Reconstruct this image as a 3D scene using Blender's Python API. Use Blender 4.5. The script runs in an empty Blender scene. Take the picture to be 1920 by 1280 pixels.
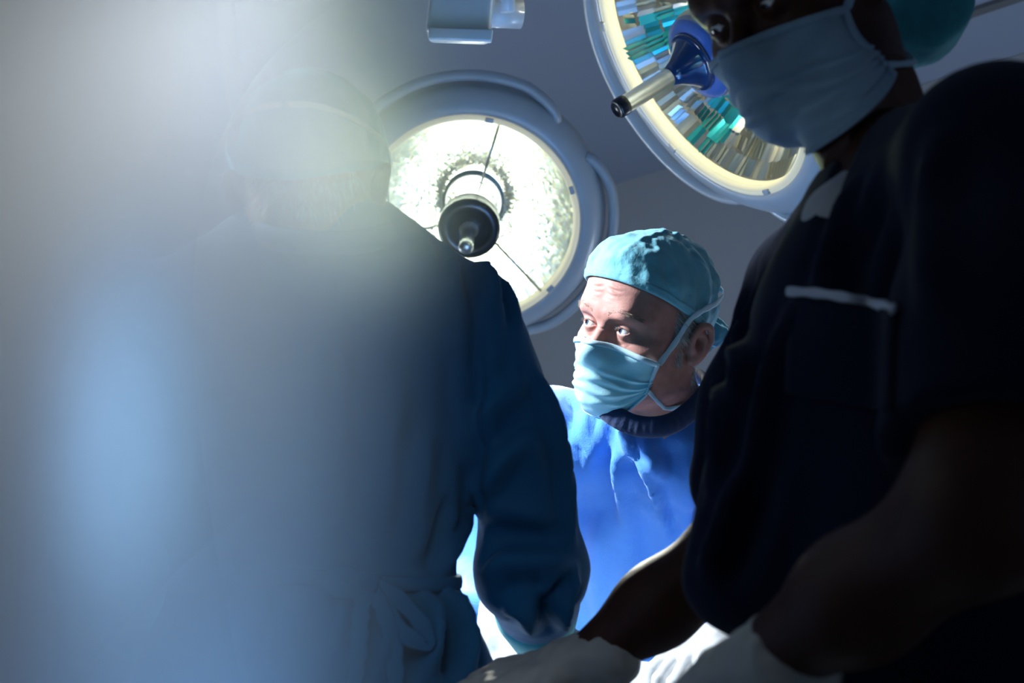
import bpy, math, random
import numpy as np
from mathutils import Vector, Matrix
random.seed(4); rng = np.random.default_rng(4)
SC = bpy.context.scene
COL = SC.collection
PI = math.pi

# ------------------------------------------------------------------ camera
F = 2667.0                      # focal length in pixels of a 1920 px wide frame (50 mm)
CZ = 1.20; PITCH = math.radians(10.0)
cam_data = bpy.data.cameras.new('camera'); cam = bpy.data.objects.new('camera', cam_data)
COL.objects.link(cam); SC.camera = cam
cam_data.lens = 50.0; cam_data.sensor_width = 36.0; cam_data.clip_start = 0.02
cam.location = (0, 0, CZ); cam.rotation_euler = (PI/2 + PITCH, 0, 0)
cam_data.dof.use_dof = True; cam_data.dof.focus_distance = 2.1; cam_data.dof.aperture_fstop = 6.3

def P(px, py, D):
    """world point seen at pixel (px,py) at depth D along the optical axis"""
    X = (px-960)/F*D; Y = (640-py)/F*D
    return np.array([X, D*math.cos(PITCH)-Y*math.sin(PITCH), CZ+D*math.sin(PITCH)+Y*math.cos(PITCH)])

# ------------------------------------------------------------------ world, view, lights
SC.view_settings.view_transform = 'Standard'; SC.view_settings.look = 'None'
SC.view_settings.gamma = 1.0; SC.view_settings.use_curve_mapping = False
SC.view_settings.exposure = 0.0
w = bpy.data.worlds.new('world'); SC.world = w; w.use_nodes = True
w.node_tree.nodes['Background'].inputs[0].default_value = (0.35, 0.55, 0.9, 1)
w.node_tree.nodes['Background'].inputs[1].default_value = 0.02
try:
    SC.cycles.use_denoising = True
    SC.cycles.max_bounces = 6; SC.cycles.diffuse_bounces = 3; SC.cycles.glossy_bounces = 4
    SC.cycles.transmission_bounces = 4; SC.cycles.transparent_max_bounces = 12; SC.cycles.volume_bounces = 0
    SC.cycles.sample_clamp_indirect = 6.0; SC.cycles.volume_step_rate = 1.0
    SC.cycles.volume_max_steps = 64
    SC.cycles.adaptive_threshold = 0.02
    SC.cycles.caustics_reflective = False; SC.cycles.caustics_refractive = False
except Exception as e:
    print(e)

def spot(name, loc, target, power, color, angle, blend, size):
    d = bpy.data.lights.new(name, 'SPOT'); d.energy = power; d.color = color
    d.spot_size = math.radians(angle); d.spot_blend = blend; d.shadow_soft_size = size
    o = bpy.data.objects.new(name, d); COL.objects.link(o); o.location = loc
    v = Vector(target)-Vector(loc); o.rotation_euler = v.to_track_quat('-Z', 'Y').to_euler()
    return o
MID_C = P(882, 412, 3.5); RIGHT_C = P(1317, 105, 2.7)
KEY = P(-60, -120, 2.0)          # third lamp of the ceiling set, above the top edge
spot('key_lamp_light', KEY, P(1150, 760, 1.95), 195, (0.82, 0.92, 1.0), 66, 0.3, 0.07)
spot('mid_lamp_light', MID_C + (P(870, 470, 3.1)-MID_C)*0.9, P(1040, 1150, 2.15), 430, (1.0, 1.0, 0.86), 37, 0.6, 0.16)
spot('right_lamp_light', P(1240, 165, 2.45), P(1090, 1150, 2.10), 50, (0.92, 0.97, 1.0), 44, 0.6, 0.16)
def point(name, loc, power, color, size):
    d = bpy.data.lights.new(name, 'POINT'); d.energy = power; d.color = color; d.shadow_soft_size = size
    o = bpy.data.objects.new(name, d); COL.objects.link(o); o.location = loc; return o
point('wall_wash', (-1.9, 4.0, 1.1), 72, (0.74, 0.86, 1.0), .35)  # two hidden point lights added to brighten wall and ceiling
point('wall_wash', (1.9, 4.0, 1.0), 32, (0.72, 0.84, 1.0), .35)
spot('mid_lamp_green_fill', MID_C + (P(870, 470, 3.1)-MID_C)*0.9, P(250, 420, 1.05), 150, (0.75, 1.0, 0.45), 26, 1.0, 0.24)  # extra green spot added at the lit lamp to tint the veil
spot('near_veil_fill', P(605, -120, 0.84), P(180, 420, 0.95), 10.5, (0.86, 0.93, 1.0), 124, 1.0, 0.08)  # unseen spot added for the pale glow at the top left
spot('side_streak_fill', P(-650, 660, 0.60), P(220, 830, .50), 16, (0.34, 0.62, 1.0), 62, 1.0, 0.12)  # unseen blue spot added to light the vertical streak
spot('green_glow_fill', P(730, -230, 0.98), P(660, 420, 0.98), 15, (0.85, 1.0, 0.42), 34, 1.0, 0.08)  # unseen spot added for the green patch beside the head
spot('low_blue_fill', P(300, 2700, 1.0), P(420, 700, 1.10), 88, (0.16, 0.45, 1.0), 38, 1.0, 0.12)  # unseen blue fill from below, added to colour the veil

# ------------------------------------------------------------------ materials
def new_mat(name):
    m = bpy.data.materials.new(name); m.use_nodes = True
    nt = m.node_tree; b = nt.nodes['Principled BSDF']
    return m, nt, b
def setin(b, k, v):
    if k in b.inputs: b.inputs[k].default_value = v
def mat(name, col, rough=0.5, metal=0.0, spec=0.5, var=0.0, vscale=8.0, bump=0.0, bscale=60.0, stretch=None, sheen=0.0, sss=0.0, ssr=(1,.3,.2), ssc=0.004, coat=0.0, trans=0.0, emis=None, estr=0.0, bdist=0.002):
    m, nt, b = new_mat(name)
    setin(b, 'Roughness', rough); setin(b, 'Metallic', metal); setin(b, 'Specular IOR Level', spec)
    setin(b, 'Base Color', (*col, 1)); setin(b, 'Sheen Weight', sheen); setin(b, 'Coat Weight', coat)
    if trans: setin(b, 'Transmission Weight', trans)
    if sss:
        setin(b, 'Subsurface Weight', sss); setin(b, 'Subsurface Radius', ssr); setin(b, 'Subsurface Scale', ssc)
    if emis: setin(b, 'Emission Color', (*emis, 1)); setin(b, 'Emission Strength', estr)
    tc = nt.nodes.new('ShaderNodeTexCoord')
    src = tc.outputs['Object']
    if stretch:
        mp = nt.nodes.new('ShaderNodeMapping'); mp.inputs['Scale'].default_value = stretch
        nt.links.new(src, mp.inputs['Vector']); src = mp.outputs['Vector']
    if var:
        n = nt.nodes.new('ShaderNodeTexNoise'); n.inputs['Scale'].default_value = vscale; n.inputs['Detail'].default_value = 5
        nt.links.new(src, n.inputs['Vector'])
        r = nt.nodes.new('ShaderNodeMapRange'); r.inputs['To Min'].default_value = 1-var; r.inputs['To Max'].default_value = 1+var
        r.inputs['From Min'].default_value = .3; r.inputs['From Max'].default_value = .7
        nt.links.new(n.outputs['Fac'], r.inputs['Value'])
        mx = nt.nodes.new('ShaderNodeVectorMath'); mx.operation = 'SCALE'; mx.inputs[0].default_value = col
        nt.links.new(r.outputs['Result'], mx.inputs['Scale']); nt.links.new(mx.outputs[0], b.inputs['Base Color'])
    if bump:
        n = nt.nodes.new('ShaderNodeTexNoise'); n.inputs['Scale'].default_value = bscale; n.inputs['Detail'].default_value = 4
        nt.links.new(src, n.inputs['Vector'])
        bp = nt.nodes.new('ShaderNodeBump'); bp.inputs['Strength'].default_value = bump; bp.inputs['Distance'].default_value = bdist
        nt.links.new(n.outputs['Fac'], bp.inputs['Height']); nt.links.new(bp.outputs['Normal'], b.inputs['Normal'])
    return m

M = {}
M['wall'] = mat('painted_wall', (.40, .42, .45), .85, var=.03, vscale=3, bump=.1, bscale=120)
M['ceiling'] = mat('ceiling_paint', (.30, .36, .48), .9, var=.02, vscale=2)
M['trim'] = mat('ceiling_trim', (.46, .46, .46), .7, var=.03)
M['groove'] = mat('seam_dark', (.14, .15, .16), .8, var=.03)
M['floor'] = mat('vinyl_floor', (.16, .20, .24), .5, var=.06, vscale=20)
M['gown_blue'] = mat('blue_gown_cloth', (.085, .31, .88), .85, sheen=.35, var=.05, vscale=14, bump=.5, bscale=420, bdist=.0012)
M['collar_navy'] = mat('navy_ribbed_cloth', (.006, .024, .09), .85, sheen=.2, var=.12, vscale=40, bump=.4, bscale=300)
M['gown_teal'] = mat('dark_teal_gown_cloth', (.007, .125, .29), .8, sheen=.03, var=.08, vscale=7, bump=.35, bscale=320, bdist=.001)
M['cuff_teal'] = mat('teal_cuff_cloth', (.02, .38, .42), .8, sheen=.2, var=.08, vscale=30, bump=.4, bscale=260)
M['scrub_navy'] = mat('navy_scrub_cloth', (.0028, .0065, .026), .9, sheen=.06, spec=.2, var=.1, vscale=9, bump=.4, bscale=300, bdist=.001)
M['cap_teal'] = mat('teal_cap_paper', (.18, .52, .64), .75, sheen=.2, var=.14, vscale=26, bump=.8, bscale=55, bdist=.003)
M['cap_dark'] = mat('teal_bouffant_paper', (.02, .26, .33), .8, var=.2, vscale=22, bump=.8, bscale=50, bdist=.003)
M['mask_blue'] = mat('pale_blue_mask_paper', (.43, .76, .86), .75, var=.04, vscale=40, bump=.35, bscale=500, bdist=.0007)
M['mask_edge'] = mat('mask_binding', (.60, .80, .90), .7, var=.05, vscale=90, bump=.5, bscale=700, bdist=.0006)
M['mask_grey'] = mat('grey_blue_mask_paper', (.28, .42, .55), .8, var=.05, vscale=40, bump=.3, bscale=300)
M['skin'] = mat('ruddy_skin', (.52, .25, .21), .58, spec=.35, sss=.2, var=.16, vscale=60, bump=.35, bscale=380, bdist=.0008)
M['skin_dark'] = mat('brown_skin', (.055, .018, .011), .5, spec=.25, var=.12, vscale=50, bump=.3, bscale=300)
M['hair_grey'] = mat('silver_hair', (.62, .60, .58), .5, spec=.5, var=.3, vscale=90)
M['brow'] = mat('brow_hair', (.30, .22, .17), .6, var=.2, vscale=90)
M['lash'] = mat('pale_lash', (.45, .40, .36), .5)
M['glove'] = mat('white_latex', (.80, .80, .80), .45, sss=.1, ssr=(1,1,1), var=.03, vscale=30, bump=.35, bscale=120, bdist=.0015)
M['glove_shaded'] = mat('shaded_latex', (.40, .39, .37), .5, var=.05, vscale=30, bump=.35, bscale=120, bdist=.0015)  # darker latex copy; the shade on her gloves is in the colour
M['drape_white'] = mat('white_drape', (.80, .84, .86), .9, var=.03, bump=.3, bscale=90)
M['drape_blue'] = mat('blue_drape', (.06, .30, .60), .9, var=.05, bump=.4, bscale=90)
M['towel_teal'] = mat('teal_towel', (.10, .45, .45), .9, var=.1, vscale=60, bump=.8, bscale=200)
M['undershirt'] = mat('white_cotton', (.50, .52, .56), .9, var=.05, bump=.3, bscale=200)
M['pocket_trim'] = mat('white_trim', (.55, .60, .72), .8, var=.06, vscale=60)
M['joint_plastic'] = mat('white_joint_enamel', (.88, .91, .93), .3, coat=.4, var=.02)
M['white_plastic'] = mat('white_lamp_enamel', (.60, .62, .62), .35, coat=.3, var=.02)
M['steel'] = mat('brushed_steel', (.55, .57, .58), .28, metal=1, var=.08, vscale=40)
M['steel_dark'] = mat('dark_steel', (.16, .18, .19), .35, metal=.8, var=.1)
M['black_rubber'] = mat('black_plastic', (.012, .014, .02), .3, coat=.4, var=.1)
M['blue_gloss'] = mat('dark_blue_gloss', (.01, .05, .16), .12, coat=1.0, var=.05)
M['blue_ring'] = mat('mid_blue_plastic', (.10, .22, .62), .35, coat=.3, var=.05)
M['cream'] = mat('cream_rim_glow', (.75, .72, .50), .35, var=.05, emis=(1, .93, .66), estr=.35)  # faint emission puts the lamp-lit look into the rim
M['bulb'] = mat('lit_bulb', (1, 1, .95), .5, emis=(1, .98, .80), estr=12)
M['bulb_boost'] = mat('boosted_bulb', (1, 1, .95), .5, emis=(1, .93, .70), estr=45)  # strong glow added inside the tilted lamp to brighten its mirror facets
M['eye_white'] = mat('eyeball', (.80, .82, .84), .12, coat=1.0)
M['table_pad'] = mat('table_pad', (.03, .04, .05), .6, var=.1)

def glass_mat():
    m = bpy.data.materials.new('lamp_cover_glass'); m.use_nodes = True; nt = m.node_tree
    nt.nodes.remove(nt.nodes['Principled BSDF'])
    t = nt.nodes.new('ShaderNodeBsdfTransparent'); t.inputs[0].default_value = (.93, .97, .97, 1)
    g = nt.nodes.new('ShaderNodeBsdfGlossy'); g.inputs['Roughness'].default_value = .05
    lw = nt.nodes.new('ShaderNodeLayerWeight'); fr = nt.nodes.new('ShaderNodeMath'); fr.operation = 'POWER'; fr.inputs[1].default_value = 3.5
    nt.links.new(lw.outputs['Facing'], fr.inputs[0])
    mx = nt.nodes.new('ShaderNodeMixShader')
    nt.links.new(fr.outputs[0], mx.inputs[0]); nt.links.new(t.outputs[0], mx.inputs[1]); nt.links.new(g.outputs[0], mx.inputs[2])
    nt.links.new(mx.outputs[0], nt.nodes['Material Output'].inputs['Surface'])
    return m
M['glass'] = glass_mat()

def facet_mat(name, tints, rough=.16):
    """polished mirror facets, per-facet tints paint reflected colour into the metal"""
    m, nt, b = new_mat(name)
    a = nt.nodes.new('ShaderNodeAttribute'); a.attribute_name = 'facet'
    r = nt.nodes.new('ShaderNodeValToRGB'); r.color_ramp.interpolation = 'CONSTANT'
    e = r.color_ramp.elements
    e[0].position = 0; e[0].color = (*tints[0], 1)
    e[1].position = 1.0/len(tints); e[1].color = (*tints[1], 1)
    for i in range(2, len(tints)):
        x = e.new(i/len(tints)); x.color = (*tints[i], 1)
    nt.links.new(a.outputs['Fac'], r.inputs[0]); nt.links.new(r.outputs[0], b.inputs['Base Color'])
    setin(b, 'Metallic', 1.0); setin(b, 'Roughness', rough)
    return m
M['facet_lit'] = facet_mat('lit_mirror_facets', [(.90, .95, .88), (.80, .92, .85), (.95, .96, .80), (.75, .85, .90), (.88, .93, .93)], .26)
M['facet'] = facet_mat('mirror_facets', [(.60, .66, .68), (.52, .58, .60), (.70, .68, .55), (.50, .60, .66), (.62, .64, .62), (.05, .55, .60)], .30)

# ------------------------------------------------------------------ mesh helpers
def link(name, verts, faces, material, parent=None, smooth=True, origin=None):
    me = bpy.data.meshes.new(name)
    v = np.asarray(verts, dtype=float)
    o0 = np.zeros(3)
    if origin is not None: o0 = np.asarray(origin, float)
    elif parent is not None: o0 = np.array(parent['_org'])
    me.from_pydata((v-o0).tolist(), [], faces if isinstance(faces, list) else faces.tolist())
    me.materials.append(material)
    if smooth: me.polygons.foreach_set('use_smooth', [True]*len(me.polygons))
    me.update()
    o = bpy.data.objects.new(name, me); COL.objects.link(o)
    if parent is not None: o.parent = parent
    else: o.location = o0
    o['_org'] = o0.tolist()
    return o
def thing(name, label, cat, loc, group=None):
    o = bpy.data.objects.new(name, None); COL.objects.link(o); o.location = Vector(loc)
    o.empty_display_size = .1
    o['label'] = label; o['category'] = cat; o['_org'] = [float(x) for x in loc]
    if group: o['group'] = group
    return o
def tag(o, label, cat, group=None, kind=None):
    o['label'] = label; o['category'] = cat
    if group: o['group'] = group
    if kind: o['kind'] = kind
    return o
def nrm(v):
    v = np.asarray(v, float); return v/np.linalg.norm(v)
def frame_from(z, hint=(0, 0, 1)):
    z = nrm(z); x = np.cross(hint, z)
    if np.linalg.norm(x) < 1e-4: x = np.cross((1, 0, 0), z)
    x = nrm(x); y = np.cross(z, x); return np.stack([x, y, z], 1)

class MB:
    """collects shapes into one mesh"""
    def __init__(s): s.v = []; s.f = []
    def add(s, v, f):
        n = len(s.v); s.v += [tuple(map(float, q)) for q in v]; s.f += [tuple(int(i)+n for i in q) for q in f]; return s
    def box(s, c, h, R=None, bev=0.0):
        R = np.eye(3) if R is None else np.asarray(R); c = np.asarray(c, float); h = np.asarray(h, float)
        if bev <= 0:
            v = [c+R@(h*np.array(q)) for q in [(-1,-1,-1),(1,-1,-1),(1,1,-1),(-1,1,-1),(-1,-1,1),(1,-1,1),(1,1,1),(-1,1,1)]]
            return s.add(v, [(0,3,2,1),(4,5,6,7),(0,1,5,4),(1,2,6,5),(2,3,7,6),(3,0,4,7)])
        # rounded box: superellipsoid-like cube sphere
        n = 6; vs = []; fs = []
        t = np.concatenate([[-1], np.linspace(-1, 1, n), [1]])
        def mapc(d):
            p = np.asarray(d)*h; core = np.clip(p, -(h-bev), h-bev); e = p-core
            return p
        import itertools
        k = 4
        def coords(hh):
            a = [-(hh-bev)-bev*math.cos(i/k*PI/2) for i in range(k+1)]
            b = [-x for x in a[::-1]]
            return a+b
        idx = {}
        ax = [coords(h[0]), coords(h[1]), coords(h[2])]
        def pt(p):
            p = np.array(p); core = np.clip(p, -(h-bev), h-bev); e = p-core
            l = np.linalg.norm(e)
            if l > 1e-9: p = core+e/l*bev
            return p
        for axis in range(3):
            o = [(1,2),(2,0),(0,1)][axis]
            for sgn in (-1, 1):
                A = ax[o[0]]; B = ax[o[1]]; base = len(vs)
                for a in A:
                    for b in B:
                        p = [0,0,0]; p[axis] = sgn*h[axis]; p[o[0]] = a; p[o[1]] = b
                        vs.append(c+R@pt(p))
                m = len(B)
                for i in range(len(A)-1):
                    for j in range(m-1):
                        q = (base+i*m+j, base+(i+1)*m+j, base+(i+1)*m+j+1, base+i*m+j+1)
                        fs.append(q if sgn > 0 else q[::-1])
        return s.add(vs, fs)
    def tube(s, pts, rad, n=16, flat=1.0, hint=(0,0,1), caps=True, closed=False):
        pts = np.asarray(pts, float); m = len(pts)
        rad = np.full(m, rad) if np.isscalar(rad) else np.asarray(rad, float)
        v = []; hint = np.asarray(hint, float)
        for i in range(m):
            if closed: t = pts[(i+1) % m]-pts[i-1]
            else: t = pts[min(i+1, m-1)]-pts[max(i-1, 0)]
            hh = hint[i] if hint.ndim == 2 else hint
            R = frame_from(t, hh)
            for k in range(n):
                a = 2*PI*k/n
                v.append(pts[i]+rad[i]*(R[:, 0]*math.cos(a)+R[:, 1]*math.sin(a)*flat))
        f = []
        for i in range(m if closed else m-1):
            j = (i+1) % m
            for k in range(n):
                f.append((i*n+k, i*n+(k+1) % n, j*n+(k+1) % n, j*n+k))
        if caps and not closed:
            f.append(tuple(range(n))[::-1]); f.append(tuple(range((m-1)*n, m*n)))
        return s.add(v, f)
    def lathe(s, c, R, prof, n=64):
        """prof: list of (radius, height) along R[:,2]"""
        c = np.asarray(c, float); v = []; f = []
        for r, h in prof:
            for k in range(n):
                a = 2*PI*k/n; v.append(c+R@np.array([r*math.cos(a), r*math.sin(a), h]))
        for i in range(len(prof)-1):
            for k in range(n):
                f.append((i*n+k, i*n+(k+1) % n, (i+1)*n+(k+1) % n, (i+1)*n+k))
        return s.add(v, f)
    def link(s, name, m, parent=None, smooth=True, origin=None):
        return link(name, s.v, s.f, m, parent, smooth, origin)

def autosmooth(o, ang=40):
    me = o.data
    try:
        me.set_sharp_from_angle(angle=math.radians(ang))
    except Exception: pass
    return o

# ------------------------------------------------------------------ signed distance modelling
def cap(a, b, ra, rb=None, flat=None, s=1.0):
    a = np.asarray(a, float); b = np.asarray(b, float); rb = ra if rb is None else rb
    ba = b-a; L = max(float(ba@ba), 1e-9)
    fl = None if flat is None else nrm(flat)
    def f(p):
        q = p-a; bb = ba
        if fl is not None:
            t = q@fl; q = q+np.outer(t*(1/s-1), fl)
            bb = ba+fl*((ba@fl)*(1/s-1))
        LL = max(float(bb@bb), 1e-9)
        h = np.clip((q@bb)/LL, 0, 1)
        d = np.sqrt(((q-h[:, None]*bb)**2).sum(1))-(ra+(rb-ra)*h)
        return d*(s if fl is not None else 1.0)
    return f
def ell(c, r, R=None):
    c = np.asarray(c, float); r = np.asarray(r, float)
    def f(p):
        q = p-c
        if R is not None: q = q@R
        k0 = np.sqrt(((q/r)**2).sum(1)); k1 = np.sqrt(((q/r**2)**2).sum(1))+1e-9
        return k0*(k0-1)/k1
    return f
def smin(a, b, k):
    h = np.maximum(k-np.abs(a-b), 0)/k
    return np.minimum(a, b)-h*h*k*.25
def union(fs, k=0.02):
    ks = [k]*len(fs)
    def f(p):
        d = None
        for g in fs:
            kk = k
            if isinstance(g, tuple): g, kk = g
            e = g(p); d = e if d is None else smin(d, e, kk)
        return d
    return f
def inter(f, g, k=0.005):
    return lambda p: -smin(-f(p), -g(p), k)
def cut(f, g, k=0.005):
    return lambda p: -smin(-f(p), g(p), k)
def halfspace(pt, n):
    """inside where (p-pt).n < 0"""
    pt = np.asarray(pt, float); n = nrm(n)
    return lambda p: (p-pt)@n
def local(f, R, o):
    """f is in local coordinates; world = R @ local + o"""
    return lambda p: f((p-o)@R)
def evalc(f, p, chunk=150000):
    out = np.empty(len(p))
    for i in range(0, len(p), chunk): out[i:i+chunk] = f(p[i:i+chunk])
    return out
def grad(f, p, e=0.0008):
    g = np.empty_like(p)
    for k in range(3):
        d = np.zeros(3); d[k] = e
        g[:, k] = (evalc(f, p+d)-evalc(f, p-d))/(2*e)
    return g
def nets(f, lo, hi, h, proj=1):
    """surface nets with a coarse-to-fine pass"""
    lo = np.asarray(lo, float); hi = np.asarray(hi, float)
    B = 8
    n = np.ceil((hi-lo)/h/B).astype(int)*B+1
    cx = [lo[k]+h*B*np.arange((n[k]-1)//B) + h*B/2 for k in range(3)]
    CG = np.stack(np.meshgrid(*cx, indexing='ij'), -1).reshape(-1, 3)
    cd = evalc(f, CG)
    act = np.abs(cd) < h*B*1.9
    G = np.full(n, 1.0)
    nb = (n-1)//B
    sg = np.where(cd < 0, -1.0, 1.0).reshape(nb)
    G[:-1, :-1, :-1] = np.repeat(np.repeat(np.repeat(sg, B, 0), B, 1), B, 2)
    ids = np.argwhere(act.reshape(nb))
    off = np.stack(np.meshgrid(*[np.arange(B+1)]*3, indexing='ij'), -1).reshape(-1, 3)
    for s in range(0, len(ids), 300):
        I = (ids[s:s+300, None, :]*B+off[None]).reshape(-1, 3)
        G[I[:, 0], I[:, 1], I[:, 2]] = evalc(f, lo+I*h)
    G[0], G[-1] = np.maximum(G[0], 1e-3), np.maximum(G[-1], 1e-3)
    G[:, 0], G[:, -1] = np.maximum(G[:, 0], 1e-3), np.maximum(G[:, -1], 1e-3)
    G[:, :, 0], G[:, :, -1] = np.maximum(G[:, :, 0], 1e-3), np.maximum(G[:, :, -1], 1e-3)
    S = G < 0
    c = np.array(n)-1
    cnt = np.zeros(c, np.int8)
    for dx in (0, 1):
        for dy in (0, 1):
            for dz in (0, 1):
                cnt += S[dx:dx+c[0], dy:dy+c[1], dz:dz+c[2]]
    A = np.argwhere((cnt > 0) & (cnt < 8))
    vid = np.full(c, -1, np.int64); vid[A[:, 0], A[:, 1], A[:, 2]] = np.arange(len(A))
    acc = np.zeros((len(A), 3)); num = np.zeros(len(A))
    cor = [(x, y, z) for x in (0, 1) for y in (0, 1) for z in (0, 1)]
    for a in cor:
        for k in range(3):
            if a[k]: continue
            b = list(a); b[k] = 1
            ga = G[A[:, 0]+a[0], A[:, 1]+a[1], A[:, 2]+a[2]]; gb = G[A[:, 0]+b[0], A[:, 1]+b[1], A[:, 2]+b[2]]
            m = (ga < 0) != (gb < 0)
            t = np.where(m, ga/np.where(ga == gb, 1, ga-gb), 0)
            p = np.tile(np.array(a, float), (len(A), 1)); p[:, k] += t
            acc[m] += p[m]; num[m] += 1
    V = lo+(A+acc/num[:, None])*h
    Fc = []
    for k in range(3):
        u, v = [(1, 2), (2, 0), (0, 1)][k]
        sl0 = [slice(None)]*3; sl1 = [slice(None)]*3
        sl0[k] = slice(0, -1); sl1[k] = slice(1, None)
        E = S[tuple(sl0)] != S[tuple(sl1)]
        I = np.argwhere(E); I = I[(I[:, u] > 0) & (I[:, v] > 0) & (I[:, u] < c[u]) & (I[:, v] < c[v])]
        def g(du, dv):
            J = I.copy(); J[:, u] -= du; J[:, v] -= dv; return vid[J[:, 0], J[:, 1], J[:, 2]]
        q = np.stack([g(1, 1), g(0, 1), g(0, 0), g(1, 0)], 1)
        ins = S[I[:, 0], I[:, 1], I[:, 2]]
        q[~ins] = q[~ins][:, ::-1]
        Fc.append(q)
    Q = np.concatenate(Fc); Q = Q[(Q >= 0).all(1)]
    for _ in range(proj):
        d = evalc(f, V); g = grad(f, V); gg = (g**2).sum(1)
        st = (d/np.maximum(gg, .05))[:, None]*g
        l = np.linalg.norm(st, axis=1, keepdims=True); st *= np.minimum(1, h*.6/np.maximum(l, 1e-9))
        V = V-st
    return V, Q
def normals_of(f, V):
    g = grad(f, V, .002); return g/np.maximum(np.linalg.norm(g, axis=1, keepdims=True), 1e-9)
def seg_dist(V, pts):
    """distance to a polyline and the parameter 0..1 along it"""
    pts = np.asarray(pts, float); best = np.full(len(V), 1e9); tt = np.zeros(len(V)); n = len(pts)-1
    for i in range(n):
        a, b = pts[i], pts[i+1]; ba = b-a
        h = np.clip(((V-a)@ba)/(ba@ba), 0, 1)
        d = np.sqrt(((V-a-h[:, None]*ba)**2).sum(1))
        m = d < best; best[m] = d[m]; tt[m] = ((i+h)/n)[m]
    return best, tt
def folds(V, N, cs):
    """cs: (polyline, width, height, taper) ; a positive height is a raised fold"""
    d = np.zeros(len(V))
    for pts, wd, ht, tp in cs:
        r, t = seg_dist(V, pts)
        e = ht*np.exp(-(r/wd)**2)
        if tp: e = e*np.clip(np.minimum(t, 1-t)*tp, 0, 1)**.7
        # a sharp side and a soft side make it read as cloth
        d += e - .45*ht*np.exp(-((r-1.9*wd)/wd)**2)*(np.clip(np.minimum(t, 1-t)*max(tp, 3), 0, 1))
    return V+N*d[:, None]
def lump(V, amp, scale, seed=0):
    """smooth pseudo noise made of sines"""
    r = np.random.default_rng(seed); out = np.zeros(len(V))
    for i in range(9):
        k = r.normal(size=3)*scale*(1+.5*i/3); out += np.sin(V@k+r.uniform(0, 6.28))/(1+.35*i)
    return out*amp/2.2
def pxfold(pts, D, wd, ht, tp=4):
    if np.isscalar(D): D = [D]*len(pts)
    return ([P(x, y, d) for (x, y), d in zip(pts, D)], wd, ht, tp)
def smooth_curve(pts, n=24):
    """Catmull-Rom through points"""
    p = np.asarray(pts, float); p = np.concatenate([[2*p[0]-p[1]], p, [2*p[-1]-p[-2]]]); out = []
    m = len(p)-3
    for s in range(m):
        a, b, c, d = p[s:s+4]
        for t in np.linspace(0, 1, n//m+1, endpoint=(s == m-1)):
            out.append(.5*((2*b)+(-a+c)*t+(2*a-5*b+4*c-d)*t*t+(-a+3*b-3*c+d)*t**3))
    return np.array(out)

# ------------------------------------------------------------------ the head
def head_rot(yaw, pitch, roll):
    """yaw 0 looks at the camera (-Y), positive turns towards the picture's left; local +Y is the face, +X the person's right"""
    y = math.radians(yaw); f = np.array([-math.sin(y), -math.cos(y), 0]); up = np.array([0, 0, 1.]); r = np.cross(f, up)
    R = np.stack([r, f, up], 1)
    p = math.radians(pitch); q = math.radians(roll)
    Rx = np.array([[1, 0, 0], [0, math.cos(p), -math.sin(p)], [0, math.sin(p), math.cos(p)]])
    Ry = np.array([[math.cos(q), 0, math.sin(q)], [0, 1, 0], [-math.sin(q), 0, math.cos(q)]])
    return R@Rx@Ry
def ear_parts(s):
    """s=-1 the person's left ear; returns shapes to add"""
    def q(y, z, out): return (s*(.0745+out*.9), -.008+y*.86, -.007+z*.86)
    hel = [(-.004,-.012,.006),(.002,.004,.009),(-.006,.024,.013),(-.020,.030,.017),(-.031,.022,.020),(-.034,.004,.020),(-.029,-.014,.016),(-.020,-.026,.012),(-.010,-.033,.008)]
    hp = smooth_curve([q(a, b, c) for a, b, c in hel], 24)
    fs = []
    for i in range(len(hp)-1):
        fs.append((cap(hp[i], hp[i+1], .0040), .002))
    ant = smooth_curve([q(-.012, .016, .010), q(-.021, .006, .013), q(-.021, -.008, .012), q(-.014, -.017, .009)], 10)
    for i in range(len(ant)-1): fs.append((cap(ant[i], ant[i+1], .0040), .005))
    fs.append((cap(q(-.010, -.026, .008), q(-.016, -.020, .010), .0075, .006), .006))   # lobe
    fs.append((cap(q(.000, -.006, .003), q(-.001, -.011, .004), .005), .005))            # tragus
    fs.append((ell(q(-.017, .001, .007), (.006, .016, .026)), .008))                      # the plate of the ear
    return fs
EYE = np.array([.0315, .0730, .0020])
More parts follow.
